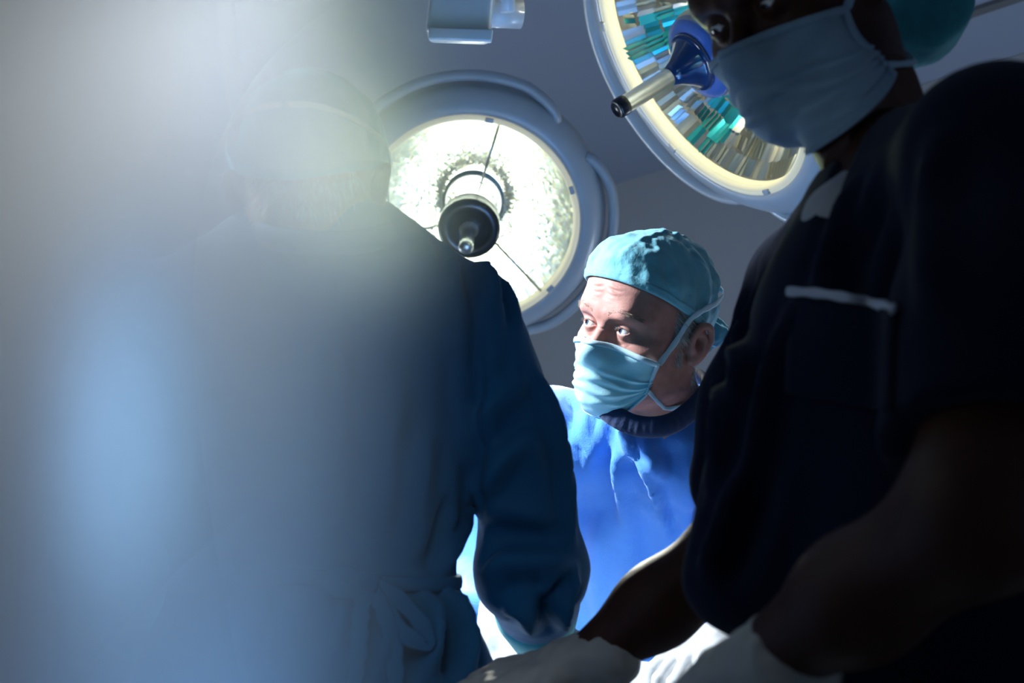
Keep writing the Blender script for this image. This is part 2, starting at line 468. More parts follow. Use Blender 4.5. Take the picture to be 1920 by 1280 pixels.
def head_sdf(female=False, eyes=True, ears=True, neck_dir=(0, -.045, -.20)):
    j = .92 if female else 1.0
    fs = [ell((0, -.015, .036), (.076, .097, .086)),
          (ell((0, .022, -.028), (.060*j, .060, .086)), .04),
          (cap((-.046*j, .004, -.066), (-.012, .062, -.100), .020, .017), .03),
          (cap((.046*j, .004, -.066), (.012, .062, -.100), .020, .017), .03),
          (cap((-.010, .066, -.098), (.010, .066, -.098), .016), .02),
          (ell((0, .052, -.060), (.036, .034, .034)), .03)]
    for s in (-1, 1):
        fs.append((ell((s*.044, .048, -.024), (.023, .024, .017)), .022))        # cheekbone
        fs.append((cap((s*.012, .0860, .0205), (s*.034, .0815, .0250), .0080, .0085), .016))  # brow ridge
        fs.append((cap((s*.034, .0815, .0250), (s*.053, .060, .017), .0085, .008), .016))
        fs.append((ell((s*.052, .020, -.045), (.018, .04, .045)), .03))
    fs.append((ell((0, .045, .055), (.058, .042, .048)), .04))                   # forehead
    f0 = union(fs, .03)
    # neck
    a = np.array([0, -.020, -.055]); b = a+np.array(neck_dir)
    nk = union([cap(a, b, .056 if not female else .047, .062 if not female else .050), (cap(np.array([-.05, -.02, -.05]), b+[-.02, .03, 0], .018), .03), (cap(np.array([.05, -.02, -.05]), b+[.02, .03, 0], .018), .03)], .03)
    def base(p):
        d = smin(f0(p), nk(p), .022)
        # eye sockets
        for s in (-1, 1):
            e = ell((s*.0300, .0905, .0025), (.0175, .0155, .0115))(p)
            d = -smin(-d, e, .012)
        return d
    nose = union([cap((0, .083, .010), (0, .108, -.030), .0062, .0095), (ell((0, .109, -.033), (.0115, .012, .010)), .008),
                  (ell((-.0125, .100, -.037), (.0075, .010, .007)), .006), (ell((.0125, .100, -.037), (.0075, .010, .007)), .006)], .01)
    lids = []
    def f(p):
        d = smin(base(p), nose(p), .010)
        if eyes:
            for s in (-1, 1):
                c = EYE*np.array([s, 1, 1]); q = p-c
                # the closed lid, a shell about the eyeball
                l = np.sqrt((q*q).sum(1))-.0146
                l = np.maximum(l, -q[:, 1]-.002)
                d = smin(d, l, .006)
                # upper lid fold
                x = q[:, 0]*s
                th = np.arctan2(q[:, 2], np.maximum(q[:, 1], 1e-4)); ph = np.arctan2(x, np.maximum(q[:, 1], 1e-4))
                u = ph/.92
                top = .33*np.clip(1-u*u, -1, 1)+.03*u; bot = -.30*np.clip(1-u*u, -1, 1)+.03*u
                opn = np.maximum(th-top, bot-th)*.013
                opn = np.maximum(opn, (np.abs(u)-1)*.013)
                opn = np.maximum(opn, -(q[:, 1]))
                opn = np.maximum(opn, -(np.sqrt((q*q).sum(1))-.0122))
                d = -smin(-d, opn, .0012)
        return d
    ep = []
    if ears:
        for s in (-1, 1): ep += [(s, ear_parts(s))]
    def g(p):
        d = f(p)
        for s, prts in ep:
            near = (p[:, 0]*s > .055) & (np.abs(p[:, 1]+.012) < .05) & (np.abs(p[:, 2]) < .06)
            if near.any():
                q = p[near]; e = None
                u = None
                for h, k in prts:
                    t = h(q); u = t if u is None else smin(u, t, k)
                cx = ell((s*.093, -.019, -.008), (.0145, .0078, .0115))(q)     # the hollow of the ear
                dd = smin(d[near], u, .004)
                dd = -smin(-dd, cx, .004)
                d[near] = dd
        return d
    return g, base
def trace(f, o, dirs, r0=.20, steps=46):
    """from outside towards o: first zero of f along o + dirs*r"""
    r = np.full(len(dirs), r0)
    for _ in range(steps):
        r = r-evalc(f, o+dirs*r[:, None])*.8
        r = np.maximum(r, .01)
    return r
def grid_faces(nu, nv, closed_u=False):
    f = []
    for i in range(nu if closed_u else nu-1):
        for j in range(nv-1):
            a = i; b = (i+1) % nu
            f.append((a*nv+j, b*nv+j, b*nv+j+1, a*nv+j+1))
    return f
def solid(o, t, off=1.0):
    m = o.modifiers.new('thickness', 'SOLIDIFY'); m.thickness = t; m.offset = off; return o
def subsurf(o, n=1):
    m = o.modifiers.new('smooth', 'SUBSURF'); m.levels = n; m.render_levels = n; return o
def fibers(name, roots, dirs, length, rad, m, parent, bend=None, seed=0, seg=4):
    """short tapering strands as one mesh part"""
    r = np.random.default_rng(seed); mb = MB()
    for p, d in zip(roots, dirs):
        L = length*r.uniform(.6, 1.2); q = [p]; dd = nrm(d)
        for i in range(seg):
            dd = nrm(dd+(0 if bend is None else bend*.5/seg*2)+r.normal(size=3)*.10); q.append(q[-1]+dd*L/seg)
        mb.tube(q, [rad*(1-.8*i/seg) for i in range(seg+1)], n=3, caps=False)
    return mb.link(name, m, parent)

def make_eye(parent, R, o, s, look, iris=(.09, .15, .23)):
    c = EYE*np.array([s, 1, 1]); rad = .0128
    m, nt, b = new_mat('eyeball_with_iris')
    ld = nrm(look)                                        # gaze in head-local space
    wd = R@ld
    geo = nt.nodes.new('ShaderNodeTexCoord'); dot = nt.nodes.new('ShaderNodeVectorMath'); dot.operation = 'DOT_PRODUCT'
    nz = nt.nodes.new('ShaderNodeVectorMath'); nz.operation = 'NORMALIZE'
    nt.links.new(geo.outputs['Normal'], nz.inputs[0]); nt.links.new(nz.outputs[0], dot.inputs[0]); dot.inputs[1].default_value = tuple(wd)
    r = nt.nodes.new('ShaderNodeValToRGB'); e = r.color_ramp.elements
    e[0].position = 0; e[0].color = (.80, .78, .76, 1); e[1].position = 1; e[1].color = (.01, .01, .012, 1)
    for pos, c4 in ((.862, (.74, .74, .75, 1)), (.878, (.02, .03, .05, 1)), (.90, (*iris, 1)), (.945, (iris[0]*.6, iris[1]*.6, iris[2]*.6, 1)), (.953, (.003, .003, .004, 1))):
        x = e.new(pos); x.color = c4
    nt.links.new(dot.outputs['Value'], r.inputs[0]); nt.links.new(r.outputs[0], b.inputs['Base Color'])
    setin(b, 'Roughness', .08); setin(b, 'Coat Weight', 1.0)
    mb = MB(); n = 20; prof = [(rad*math.sin(PI*i/n)+1e-5, -rad*math.cos(PI*i/n)) for i in range(n+1)]
    cw = R@c+o; mb.lathe(cw, frame_from(wd), prof, 28)
    e = mb.link('eye', m, parent)
    return e

def body_join(parts, name, m, parent):
    V = []; Fq = []; n = 0
    for v, f in parts:
        V.append(v); Fq.append(np.asarray(f)+n); n += len(v)
    return link(name, np.concatenate(V), np.concatenate(Fq), m, parent)

# ------------------------------------------------------------------ hands
def hand_prims(wrist, d, n, thumb_side, curl=(30, 35, 25), spread=8, scale=1.0, fat=1.0, thumb_curl=25, per=None):
    """wrist point, d = finger direction, n = palm normal (towards palm), thumb_side = +1/-1 along cross(d,n)"""
    d = nrm(d); n = nrm(np.asarray(n)-d*(np.asarray(n)@d)); l = np.cross(d, n)*thumb_side
    S = scale; fs = []
    w = np.asarray(wrist, float)
    kn = []
    for i, (off, ln) in enumerate(((.029, .088), (.010, .092), (-.010, .088), (-.028, .080))):
        k = w+d*ln*S+l*off*S; kn.append(k)
        fs.append((cap(w+l*off*.55*S+d*.012*S, k, .0135*S*fat, .0115*S*fat), .012))
    fs.append((cap(w+d*.03*S+l*.024*S+n*.008*S, w+d*.055*S+l*.026*S+n*.010*S, .015*S*fat, .011*S*fat), .012))
    L = ((.043, .026, .021), (.047, .030, .022), (.044, .028, .022), (.034, .021, .020))
    for i in range(4):
        c = curl if per is None else per[i]
        ang = 0; p = kn[i]; sp = math.radians(spread*(1.5-i))*1.0
        dd0 = nrm(d*math.cos(sp)+l*math.sin(sp)); r0 = .0098*S*fat
        for j in range(3):
            ang += math.radians(c[j]); dd = dd0*math.cos(ang)+n*math.sin(ang)
            q = p+dd*L[i][j]*S; r1 = r0*(.93 if j < 2 else .86)
            fs.append((cap(p, q, r0, r1), .004)); p = q; r0 = r1
    # thumb from the side of the palm
    p = w+d*.022*S+l*.026*S+n*.006*S
    a = math.radians(38); dd = nrm(d*math.cos(a)+l*math.sin(a)+n*.35)
    for j, (ln, r0, r1) in enumerate(((.042, .0145, .0118), (.032, .0112, .0105), (.026, .0103, .0088))):
        q = p+dd*ln*S; fs.append((cap(p, q, r0*S*fat, r1*S*fat), .006)); p = q
        t = math.radians(thumb_curl); dd = nrm(dd*math.cos(t)+(n*.6-l*.5+d*.2)*math.sin(t))
    return fs
def bounds(V, m): return V.min(0)-m, V.max(0)+m
def sdf_obj(name, f, lo, hi, h, m, parent, fold=None, noise=None, sub=0):
    V, Q = nets(f, lo, hi, h)
    if fold or noise:
        N = normals_of(f, V)
        if fold: V = folds(V, N, fold)
        if noise:
            for amp, sc, sd in noise: V = V+N*lump(V, amp, sc, sd)[:, None]
    o = link(name, V, Q, m, parent)
    if sub: subsurf(o, sub)
    return o
#PART2
# ------------------------------------------------------------------ where a picture ray meets a shape (to seat details on cloth)
CAMP = np.array([0, 0, CZ])
def ray(f, px, py, t0=.3, t1=6):
    d = nrm(P(px, py, 1.0)-CAMP); t = t0
    for _ in range(160):
        s = float(f((CAMP+d*t)[None])[0])
        if s < .0005: break
        t += max(s*.8, .0006)
        if t > t1: break
    return CAMP+d*t
def on(f, pts, width, height, taper=4, n=14):
    q = smooth_curve([(x, y, 0) for x, y in pts], n)
    out = []
    for x, y, _ in q:
        h = ray(f, x, y)
        if np.linalg.norm(h-CAMP) < 5.5: out.append(h)
    return (out, width, height, taper) if len(out) > 1 else ([h, h+.001], width, 0, taper)

# ------------------------------------------------------------------ the room
H = 2.90
def plane_hit(px, py, z):
    d = P(px, py, 1.0)-CAMP; t = (z-CZ)/d[2]; return CAMP+d*t
E1 = plane_hit(1120, 355, H); E2 = plane_hit(1920, 115, H)      # the edge between back wall and ceiling
ud = nrm(E2-E1); ud[2] = 0; ud = nrm(ud); nb_ = np.array([ud[1], -ud[0], 0])  # wall direction and its inward normal
if nb_[1] > 0: nb_ = -nb_
C0 = E1-ud*5.2; C1 = E1+ud*4.6                                  # the two back corners
depth_room = 8.5
def slab(name, a, b, th, z0, z1, m, inward):
    """a vertical wall from a to b, thickness away from the room"""
    out = -np.asarray(inward); mb = MB()
    v = []
    for z in (z0, z1):
        for p, k in ((a, 0), (b, 0), (b, th), (a, th)): v.append((p[0]+out[0]*k, p[1]+out[1]*k, z))
    mb.add(v, [(0,1,2,3), (4,7,6,5), (0,4,5,1), (1,5,6,2), (2,6,7,3), (3,7,4,0)])
    o = mb.link(name, m, None, smooth=False, origin=(0, 0, 0)); o['kind'] = 'structure'; return o
D0 = C0+nb_*depth_room; D1 = C1+nb_*depth_room
wb = slab('wall_back', C0, C1, .15, 0, H, M['wall'], nb_)
wl = slab('wall_left', D0, C0, .15, 0, H, M['wall'], ud)
wr = slab('wall_right', C1, D1, .15, 0, H, M['wall'], -ud)
wf = slab('wall_front', D1, D0, .15, 0, H, M['wall'], -nb_)
def flat(name, z0, z1, m):
    mb = MB(); c = [C0-ud*.15-nb_*.15, C1+ud*.15-nb_*.15, D1+ud*.15+nb_*.15, D0-ud*.15+nb_*.15]
    v = [(p[0], p[1], z) for z in (z0, z1) for p in c]
    mb.add(v, [(3,2,1,0), (4,5,6,7), (0,1,5,4), (1,2,6,5), (2,3,7,6), (3,0,4,7)])
    o = mb.link(name, m, None, smooth=False, origin=(0, 0, 0)); o['kind'] = 'structure'; return o
flat('floor', -.15, 0, M['floor']); flat('ceiling', H, H+.15, M['ceiling'])
RW = np.stack([ud, nb_, np.array([0, 0, 1.])], 1)
def strip(name, m, c0, c1, off, hw, hh, z):
    a = c0+nb_*off; b = c1+nb_*off; c = (a+b)/2; c[2] = z
    mb = MB().box(c, (np.linalg.norm(b-a)/2, hw, hh), RW); o = mb.link(name, m, None, False, origin=(0, 0, 0)); o['kind'] = 'structure'; return o
strip('trim_1', M['trim'], E1+ud*1.3, C1, .035, .033, .022, H-.024)           # pale cornice strip along the edge
sm = plane_hit(1725, 53, H); offs = float((sm-E1)@nb_)
strip('trim_2', M['groove'], E1+ud*1.2, C1, offs, .022, .006, H-.007)           # dark seam of the ceiling panels
strip('baseboard_back', M['trim'], C0+ud*.05, C1-ud*.05, .013, .012, .05, .051)

# ------------------------------------------------------------------ surgical lamps
def basis(z):
    return frame_from(z, (0.03, .02, 1))
def lamp(name, label, C, axis, Rg, lit, seed, rails, arm_to, arm_ang, group=None, bulge=.13):
    R = basis(axis); root = thing(name, label, 'surgical lamp', C, group)
    r = Rg
    hs = MB().lathe(C, R, [(r*1.01, -.004), (r*1.015, .012), (r*1.05, .018), (r*1.15, .010), (r*1.24, -.018), (r*1.28, -.055), (r*1.25, -.095), (r*1.12, -.14), (r*.9, -.19), (r*.6, -.24), (r*.25, -.27), (.001, -.275)], 96)
    hs.link('housing', M['white_plastic'], root)
    # grip rails: arcs outside the housing with faired ends
    for a0, a1 in rails:
        pts = []; rad = []
        n = 40
        for i in range(n+1):
            t = i/n; a = math.radians(a0+(a1-a0)*t); e = min(t, 1-t)
            k = r*((1.22+.13*min(1, e/.18)**.5) if bulge < .2 else 1.20+bulge*math.sin(PI*t)**.8); z = -.03
            pts.append(C+R@np.array([k*math.cos(a), k*math.sin(a), z])); rad.append(.013)
        MB().tube(pts, rad, 12, 1.5, hint=axis).link('grip_rail', M['white_plastic'], root)
    MB().lathe(C, R, [(r*.965, .004), (r*.975, .016), (r*1.0, .021), (r*1.025, .017), (r*1.03, .006), (r*1.0, -.01), (r*.965, -.01), (r*.965, .004)], 96).link('glass_rim', M['cream'], root)
    # small clips holding the rim
    for k in range(6):
        a = k*PI/3+.35; u = np.array([math.cos(a), math.sin(a), 0])
        MB().box(C+R@(u*r*1.0+np.array([0, 0, .022])), (.010, .006, .003), R@np.stack([np.array([-u[1], u[0], 0]), u, np.array([0, 0, 1.])], 1), .002).link('rim_clip', M['white_plastic'], root)
    # the faceted mirror
    rr = np.random.default_rng(seed); ns, nr = (150, 34) if lit else (156, 10)
    v = []; f = []; val = []
    run = [(0, 0)]*(ns//3+1)
    for i in range(nr):
        t0, t1 = i/nr, (i+1)/nr
        def prof(t): return r*(.965-.79*t), -.012-r*.62*(1-(1-t)**2.1)
        (ra, za), (rb, zb) = prof(t0), prof(t1)
        for k in range(ns):
            a0, a1 = 2*PI*k/ns, 2*PI*(k+1)/ns
            q = [np.array([ra*math.cos(a0), ra*math.sin(a0), za]), np.array([ra*math.cos(a1), ra*math.sin(a1), za]), np.array([rb*math.cos(a1), rb*math.sin(a1), zb]), np.array([rb*math.cos(a0), rb*math.sin(a0), zb])]
            j = .0002 if lit else .0024
            if k % 3 == 0 and rr.random() < .8: run[k // 3] = (rr.normal(0, 1), rr.normal(0, 1))
            tl, tt = (rr.normal(0, j), rr.normal(0, j)) if lit else (run[k//3][0]*j+rr.normal(0, j*.5), run[k//3][1]*j*1.6)
            q[0][2] += tl+tt; q[1][2] += -tl+tt; q[2][2] += -tl-tt; q[3][2] += tl-tt
            n = len(v); v += [C+R@x for x in q]; f.append((n, n+1, n+2, n+3))
            val.append(rr.random() if (not lit) else rr.random())
    if not lit:                                     # runs of tint and teal bands paint in reflections
        val = np.array(val).reshape(nr, ns)
        for _ in range(46):
            i = rr.integers(0, nr); k = rr.integers(0, ns); L = rr.integers(2, 5); hh = rr.integers(1, 3); x = rr.random()
            val[i:i+L, k:k+hh] = x
        val = np.minimum(val, .82)
        for a_deg in TEAL_REFLECT_AT:
            for q in range(9):
                k = (int(a_deg/360*ns)+q) % ns; s = rr.integers(0, 2); e = rr.integers(4, 8); val[s:e, k] = .95
        val = val.ravel().tolist()
    o = link('reflector', v, f, M['facet_lit' if lit else 'facet'], root, smooth=False)
    at = o.data.attributes.new('facet', 'FLOAT', 'FACE'); at.data.foreach_set('value', np.array(val, dtype=np.float32))
    def L(prof, name, m, n=48, par=root): return MB().lathe(C, R, prof, n).link(name, m, par)
    if lit:
        L([(r*.30, -.60*r), (r*.30, -.52*r), (r*.275, -.50*r), (r*.26, -.52*r), (r*.26, -.60*r)], 'bulb_collar', M['steel_dark'])
        L([(.001, -.60*r), (r*.17, -.60*r), (r*.17, -.16*r), (.001, -.16*r)], 'bulb', M['bulb'])
        L([(r*.24, -.58*r), (r*.245, -.1*r), (r*.25, .03*r)], 'bulb_glass', M['glass'])
        L([(r*.02, .0), (r*.25, .0), (r*.275, .02*r), (r*.275, .16*r), (r*.27, .18*r), (r*.1, .18*r)], 'hub', M['white_plastic'])
        L([(r*.26, .17*r), (r*.285, .18*r), (r*.292, .22*r), (r*.285, .26*r), (r*.26, .28*r), (r*.17, .285*r), (r*.165, .27*r), (r*.05, .27*r), (.001, .27*r)], 'hub_cap', M['black_rubber'])
        h0, hr = .27*r, .016
        L([(.024, h0), (.022, h0+.010), (hr, h0+.018), (hr*.9, h0+.06), (hr*1.06, h0+.064), (hr*1.06, h0+.12), (hr*.9, h0+.128), (.001, h0+.128)], 'sterile_handle', M['steel'], 28)
        for k in range(3):
            a = 1.3+k*2*PI/3; p0 = C+R@np.array([.26*r*math.cos(a), .26*r*math.sin(a), -.05*r]); p1 = C+R@np.array([.97*r*math.cos(a), .97*r*math.sin(a), .006])
            MB().tube([p0, p1], .0035, 8).link('spoke', M['steel'], root)
    else:
        L([(.001, -.19*r), (r*.26, -.17*r), (r*.30, -.12*r), (r*.315, -.06*r), (r*.31, -.02*r), (r*.28, -.005*r)], 'hub', M['white_plastic'])
        L([(r*.29, -.015*r), (r*.30, .01*r), (r*.285, .05*r), (r*.23, .075*r), (r*.18, .08*r)], 'hub_ring', M['blue_ring'])
        L([(r*.20, .07*r), (r*.208, .09*r), (r*.20, .105*r), (r*.19, .10*r), (r*.17, .12*r), (r*.13, .17*r), (r*.085, .24*r), (r*.06, .29*r), (.001, .29*r)], 'hub_cap', M['blue_gloss'])
        h0 = .27*r; q = .0175
        L([(q*.85, h0), (q*.95, h0+.006), (q*.95, h0+.015), (q*1.0, h0+.022), (q*1.0, h0+.112), (q*1.06, h0+.114)], 'sterile_handle', M['steel'], 32)
        L([(q*1.06, h0+.113), (q*1.10, h0+.118), (q*1.08, h0+.132), (q*.85, h0+.137), (q*.8, h0+.133), (.001, h0+.133)], 'handle_tip', M['black_rubber'], 32)
        L([(r*.16, -.5*r), (r*.16, -.2*r), (.001, -.2*r)], 'bulb', M['bulb_boost'])
        L([(r*.20, -.62*r), (r*.20, -.52*r), (r*.16, -.50*r)], 'bulb_collar', M['steel_dark'])
    L([(.0, .0125), (r*.965, .0125)] if not lit else [(r*.24, .0125), (r*.965, .0125)], 'cover_glass', M['glass'], 96)
    # yoke and arm up to the ceiling
    a = math.radians(arm_ang); s0 = C+R@np.array([1.25*r*math.cos(a), 1.25*r*math.sin(a), -.07])
    arm_to = [np.asarray(q, float) for q in arm_to]
    MB().tube(smooth_curve([s0]+arm_to, 30), .024, 16).link('arm', M['white_plastic'], root)
    c = arm_to[-1]
    MB().lathe(np.array([c[0], c[1], H]), np.eye(3), [(.001, -.05), (.09, -.05), (.10, -.04), (.10, -.001), (.001, -.001)], 40).link('ceiling_mount', M['white_plastic'], root)
    return root
def axis_for(C, tilt, dx, dy):
    v = nrm(CAMP-C); left = np.array([-1, 0, 0.]); dn = -np.array([0, -math.sin(PITCH), math.cos(PITCH)])
    t = nrm(left*dx+dn*dy); t = nrm(t-v*(t@v)); q = math.radians(tilt)
    return nrm(v*math.cos(q)+t*math.sin(q))
TEAL_REFLECT_AT = []
AX_M = axis_for(MID_C, 20, .16, .98)
c1 = P(470, 150, 3.9); c2 = P(420, -150, 3.9); c2 = np.array([c2[0], c2[1], H-.04]); c1[2] = min(c1[2], H-.5)
lamp('surgical_lamp', 'lit round surgical lamp with grey hub and glowing mirror bowl behind the gowned man', MID_C, AX_M, .262, True, 3,
     [(-70, 30), (50, 150), (170, 270)], [P(640, 330, 3.75), c1, c2], 180)
AX_R = axis_for(RIGHT_C, 59.6, .847, .53)
RB = basis(AX_R)
def lamp_ang(px, py, C, B):
    d = P(px, py, 1.0)-CAMP; d = d*(((C-CAMP)@B[:, 2])/(d@B[:, 2])); q = B.T@(CAMP+d-C); return math.degrees(math.atan2(q[1], q[0])) % 360
TEAL_REFLECT_AT = [lamp_ang(1190, 60, RIGHT_C, RB), lamp_ang(1262, 262, RIGHT_C, RB)]
ra = lamp_ang(1105, -60, RIGHT_C, RB); rb = lamp_ang(1390, 430, RIGHT_C, RB)
if (rb-ra) % 360 > 180: ra, rb = rb, ra
rb = ra+(rb-ra) % 360
top = P(1500, -420, 2.9)
lamp('surgical_lamp', 'tilted round surgical lamp with dark blue hub and steel handle beside the masked woman', RIGHT_C, AX_R, .286, False, 8,
     [(ra, rb), (ra+125, rb+125), (ra+245, rb+245)], [P(1420, -160, 2.85), np.array([top[0], top[1], H-.04])], lamp_ang(1400, -120, RIGHT_C, RB), None, .30)
# third lamp of the set, just above the top edge, throws the key light on the surgeon and the flare veil
AX_K = nrm(P(1180, 760, 1.95)-KEY)
kc = KEY-AX_K*.12
k_up = np.array([kc[0]-.15, kc[1]+.25, H-.04])

# the white arm joint hanging from the ceiling
cj = P(868, -8, 2.6)
joint = thing('ceiling_arm_joint', 'white plastic arm joint box hanging at the top edge above the lit lamp', 'lamp arm', cj)
Rj = np.stack([nrm(P(930, 4, 2.6)-P(800, 0, 2.6)), nrm(np.cross(nrm(P(868, -80, 2.6)-P(862, 60, 2.6)), nrm(P(930, 4, 2.6)-P(800, 0, 2.6)))), nrm(P(878, -80, 2.6)-P(862, 60, 2.6))], 1)
MB().box(P(868, -8, 2.6), (.058, .05, .080), Rj, .012).link('cover', M['joint_plastic'], joint)
MB().box(P(864, 66, 2.55), (.057, .012, .011), Rj, .004).link('end_plate', M['joint_plastic'], joint)
MB().tube([P(900, 20, 2.66), P(976, 24, 2.68)], .030, 32).link('pivot', M['joint_plastic'], joint)
MB().tube([P(948, -60, 2.6), P(952, 22, 2.6)], .014, 20).link('pin', M['joint_plastic'], joint)
pj = P(868, -60, 2.6)
MB().tube([pj, np.array([pj[0], pj[1]+.02, H-.02])], .035, 24).link('drop_tube', M['joint_plastic'], joint)
#PART3
# ------------------------------------------------------------------ the surgeon
SR = head_rot(46, -9, -19); SO = P(1166, 622, 1.95)-SR@np.array([-.0315, .0850, .002])
surgeon = thing('person', 'person in bright blue gown, teal cap and pale mask, looking sideways at the table', 'person', (SO[0], SO[1]+.4, 0))
NB = P(1256, 812, 2.09)
nd = SR.T@(NB-(SR@np.array([0, -.020, -.055])+SO))
hf, hb = head_sdf(neck_dir=tuple(nd))
V, Q = nets(hf, (-.11, -.19, -.34), (.11, .14, .14), .0016)
N = normals_of(hf, V)
def C3(*p): return smooth_curve(p, 18)
cr = []
for s in (-1, 1):
    for z, a, hh in ((.034, .056, -.0010), (.0415, .058, -.0012), (.049, .060, -.0012), (.057, .060, -.0011)):
        cr.append((C3((s*.002, .092, z+.002), (s*.020, .089, z-.001), (s*.036, .078, z-.001), (s*a, .052, z-.008)), .0023, hh*2.1, 5)); cr.append((C3((s*.004, .092, z+.0055), (s*.020, .089, z+.0025), (s*.036, .078, z+.003), (s*a, .052, z-.004)), .0022, .0011, 5))
    cr.append((C3((s*.016, .083, .0150), (s*.032, .083, .0165), (s*.046, .072, .0130), (s*.054, .060, .004)), .0019, -.0019, 5))      # hooded fold
    cr.append((C3((s*.014, .078, -.011), (s*.030, .078, -.0165), (s*.044, .066, -.013)), .0019, -.0016, 5))                            # eye bag
    cr.append((C3((s*.018, .080, -.020), (s*.034, .078, -.026), (s*.048, .064, -.024)), .0022, -.0008, 5))
    for k, (dy, dz) in enumerate(((-.018, .010), (-.021, .002), (-.021, -.006), (-.018, -.013))):
        cr.append((C3((s*.051, .062, .000+dz*.2), (s*.060, .062+dy*.6, dz*.7), (s*.067, .062+dy*1.2, dz*1.2)), .0017, -.0017, 4))
    cr.append((C3((s*.006, .094, .018), (s*.008, .093, .030)), .0018, -.0012, 3))
V2 = folds(V, N, cr)+N*lump(V, .0006, 120, 5)[:, None]
# keep the cap-covered scalp and hidden neck simple
headW = V2@SR.T+SO
# body under the gown
shR = P(1030, 822, 2.16); shL = P(1460, 845, 2.14)
elR = P(885, 1075, 2.20); wrR = P(938, 1168, 1.90)
elL = P(1500, 1110, 2.2); wrL = P(1395, 1185, 1.92)
chest = P(1238, 930, 2.26); waist = P(1215, 1180, 2.42); hip = P(1205, 1400, 2.52)
def limb(pts, rad, k=.03):
    return [(cap(pts[i], pts[i+1], rad[i], rad[i+1]), k) for i in range(len(pts)-1)]
FW = np.array([0, 1., 0])
def legs(hp, dx, dy, r=(.085, .055, .04)):
    fs = []
    for s in (-1, 1):
        a = np.array([hp[0]+s*dx, hp[1], hp[2]-.05]); k = np.array([hp[0]+s*dx*1.05, hp[1]+.01, .48]); an = np.array([hp[0]+s*dx*1.1, hp[1]+.03, .09])
        fs += limb([a, k, an], r); fs.append((cap(an-[0, 0, .04], an+[0, dy, -.05], .045, .035), .03))
    return fs
bf = union([cap(chest+[0, .0, 0], waist, .150, .135, FW, .62), (cap(waist, hip, .135, .155, FW, .65), .05), (cap(shR, shL, .055), .05),
            (cap(NB+[0, .02, 0], chest+[0, .03, 0], .055, .10), .05)]+limb([shR, elR, wrR], [.055, .042, .028])+limb([shL, elL, wrL], [.055, .042, .028])+legs(hip, .09, -.16), .04)
bv, bq = nets(bf, (-.35, 1.6, -.02), (.75, 2.6, 1.75), .014)
body_join([(headW, Q), (bv, bq)], 'body', M['skin'], surgeon)
for s in (-1, 1):
    make_eye(surgeon, SR, SO, s, (.42, .90, .16))
# gown
gfs = [cap(chest+[0, -.005, .02], waist, .185, .175, FW, .66), (cap(waist, hip+[0, 0, -.05], .175, .20, FW, .70), .06),
       (cap(hip, hip+[0, .02, -.5], .20, .24, FW, .75), .06), (cap(shR+[0, -.01, 0], shL+[0, -.01, 0], .058), .04), (cap(shR, NB+[-.06, .015, -.01], .06, .05), .05), (cap(shL, NB+[.06, .015, -.01], .06, .05), .05),
       (cap(NB+[0, .01, -.03], chest, .085, .15), .05)]
gfs += limb([shR, elR, wrR+(elR-wrR)*.12], [.070, .076, .050], .035)+limb([shL, elL, wrL+(elL-wrL)*.12], [.070, .076, .054], .035)
gf = union(gfs, .05)
sf = [on(gf, [(1118, 745), (1102, 800), (1104, 860), (1112, 960)], .010, .011), on(gf, [(1140, 757), (1124, 820), (1114, 865)], .009, .012),
      on(gf, [(1141, 782), (1151, 850), (1164, 930), (1178, 1010)], .010, .010), on(gf, [(1166, 790), (1172, 840), (1168, 872)], .009, .011),
      on(gf, [(1150, 770), (1185, 850), (1222, 925), (1248, 990), (1262, 1030)], .006, .007), on(gf, [(1178, 802), (1212, 850), (1232, 885), (1250, 905)], .016, .009),
      on(gf, [(1228, 830), (1258, 860), (1262, 900)], .013, -.009), on(gf, [(1082, 760), (1075, 850), (1078, 950)], .012, .010), on(gf, [(1060, 700), (1075, 760), (1070, 830)], .012, -.010),
      on(gf, [(1200, 960), (1215, 1050), (1220, 1150)], .016, -.008), on(gf, [(1285, 850), (1290, 950), (1280, 1050)], .012, .010), on(gf, [(1130, 960), (1120, 1080), (1130, 1180)], .016, .007),
      on(gf, [(860, 1090), (880, 1150), (890, 1230)], .010, .010), on(gf, [(1240, 1120), (1265, 1170), (1255, 1210)], .014, .007), on(gf, [(1320, 1120), (1300, 1180), (1280, 1210)], .014, .008)]
sf = [(a, b*1.15, c*1.35, d) for a, b, c, d in sf]
gown = sdf_obj('gown', gf, (-.35, 1.65, .3), (.80, 2.75, 1.70), .0085, M['gown_blue'], surgeon, sf, [(.0035, 13, 2), (.0012, 45, 4)])
# ribbed collar ring
ctr = (NB+np.array([0, 0, 0.0]))
cpts = [P(1120, 752, 2.0), P(1150, 778, 1.975), P(1190, 797, 1.965), P(1234, 800, 1.96), P(1275, 785, 1.975), P(1318, 745, 2.01), P(1325, 715, 2.08), P(1290, 700, 2.14), P(1235, 697, 2.16), P(1170, 705, 2.13), P(1125, 725, 2.07)]
cc = np.array(cpts+[cpts[0]]); cs = smooth_curve(cc, 110)[:-1]
mid = cs.mean(0); nmid = []
mbc = MB(); n = 14; v = []
for i, p in enumerate(cs):
    t = nrm(cs[(i+1) % len(cs)]-cs[i-1]); outw = nrm((p-mid)-t*((p-mid)@t)); up = np.cross(t, outw); up = up*np.sign(up[2])
    gth = 1+.10*math.sin(i*1.9)+.07*math.sin(i*.83+1)
    for k in range(n):
        a = 2*PI*k/n
        v.append(p+outw*(.0075*gth*math.cos(a)+.004*math.sin(-a)*1)+up*(.0150*math.sin(a)))
f = [(i*n+k, i*n+(k+1) % n, ((i+1) % len(cs))*n+(k+1) % n, ((i+1) % len(cs))*n+k) for i in range(len(cs)) for k in range(n)]
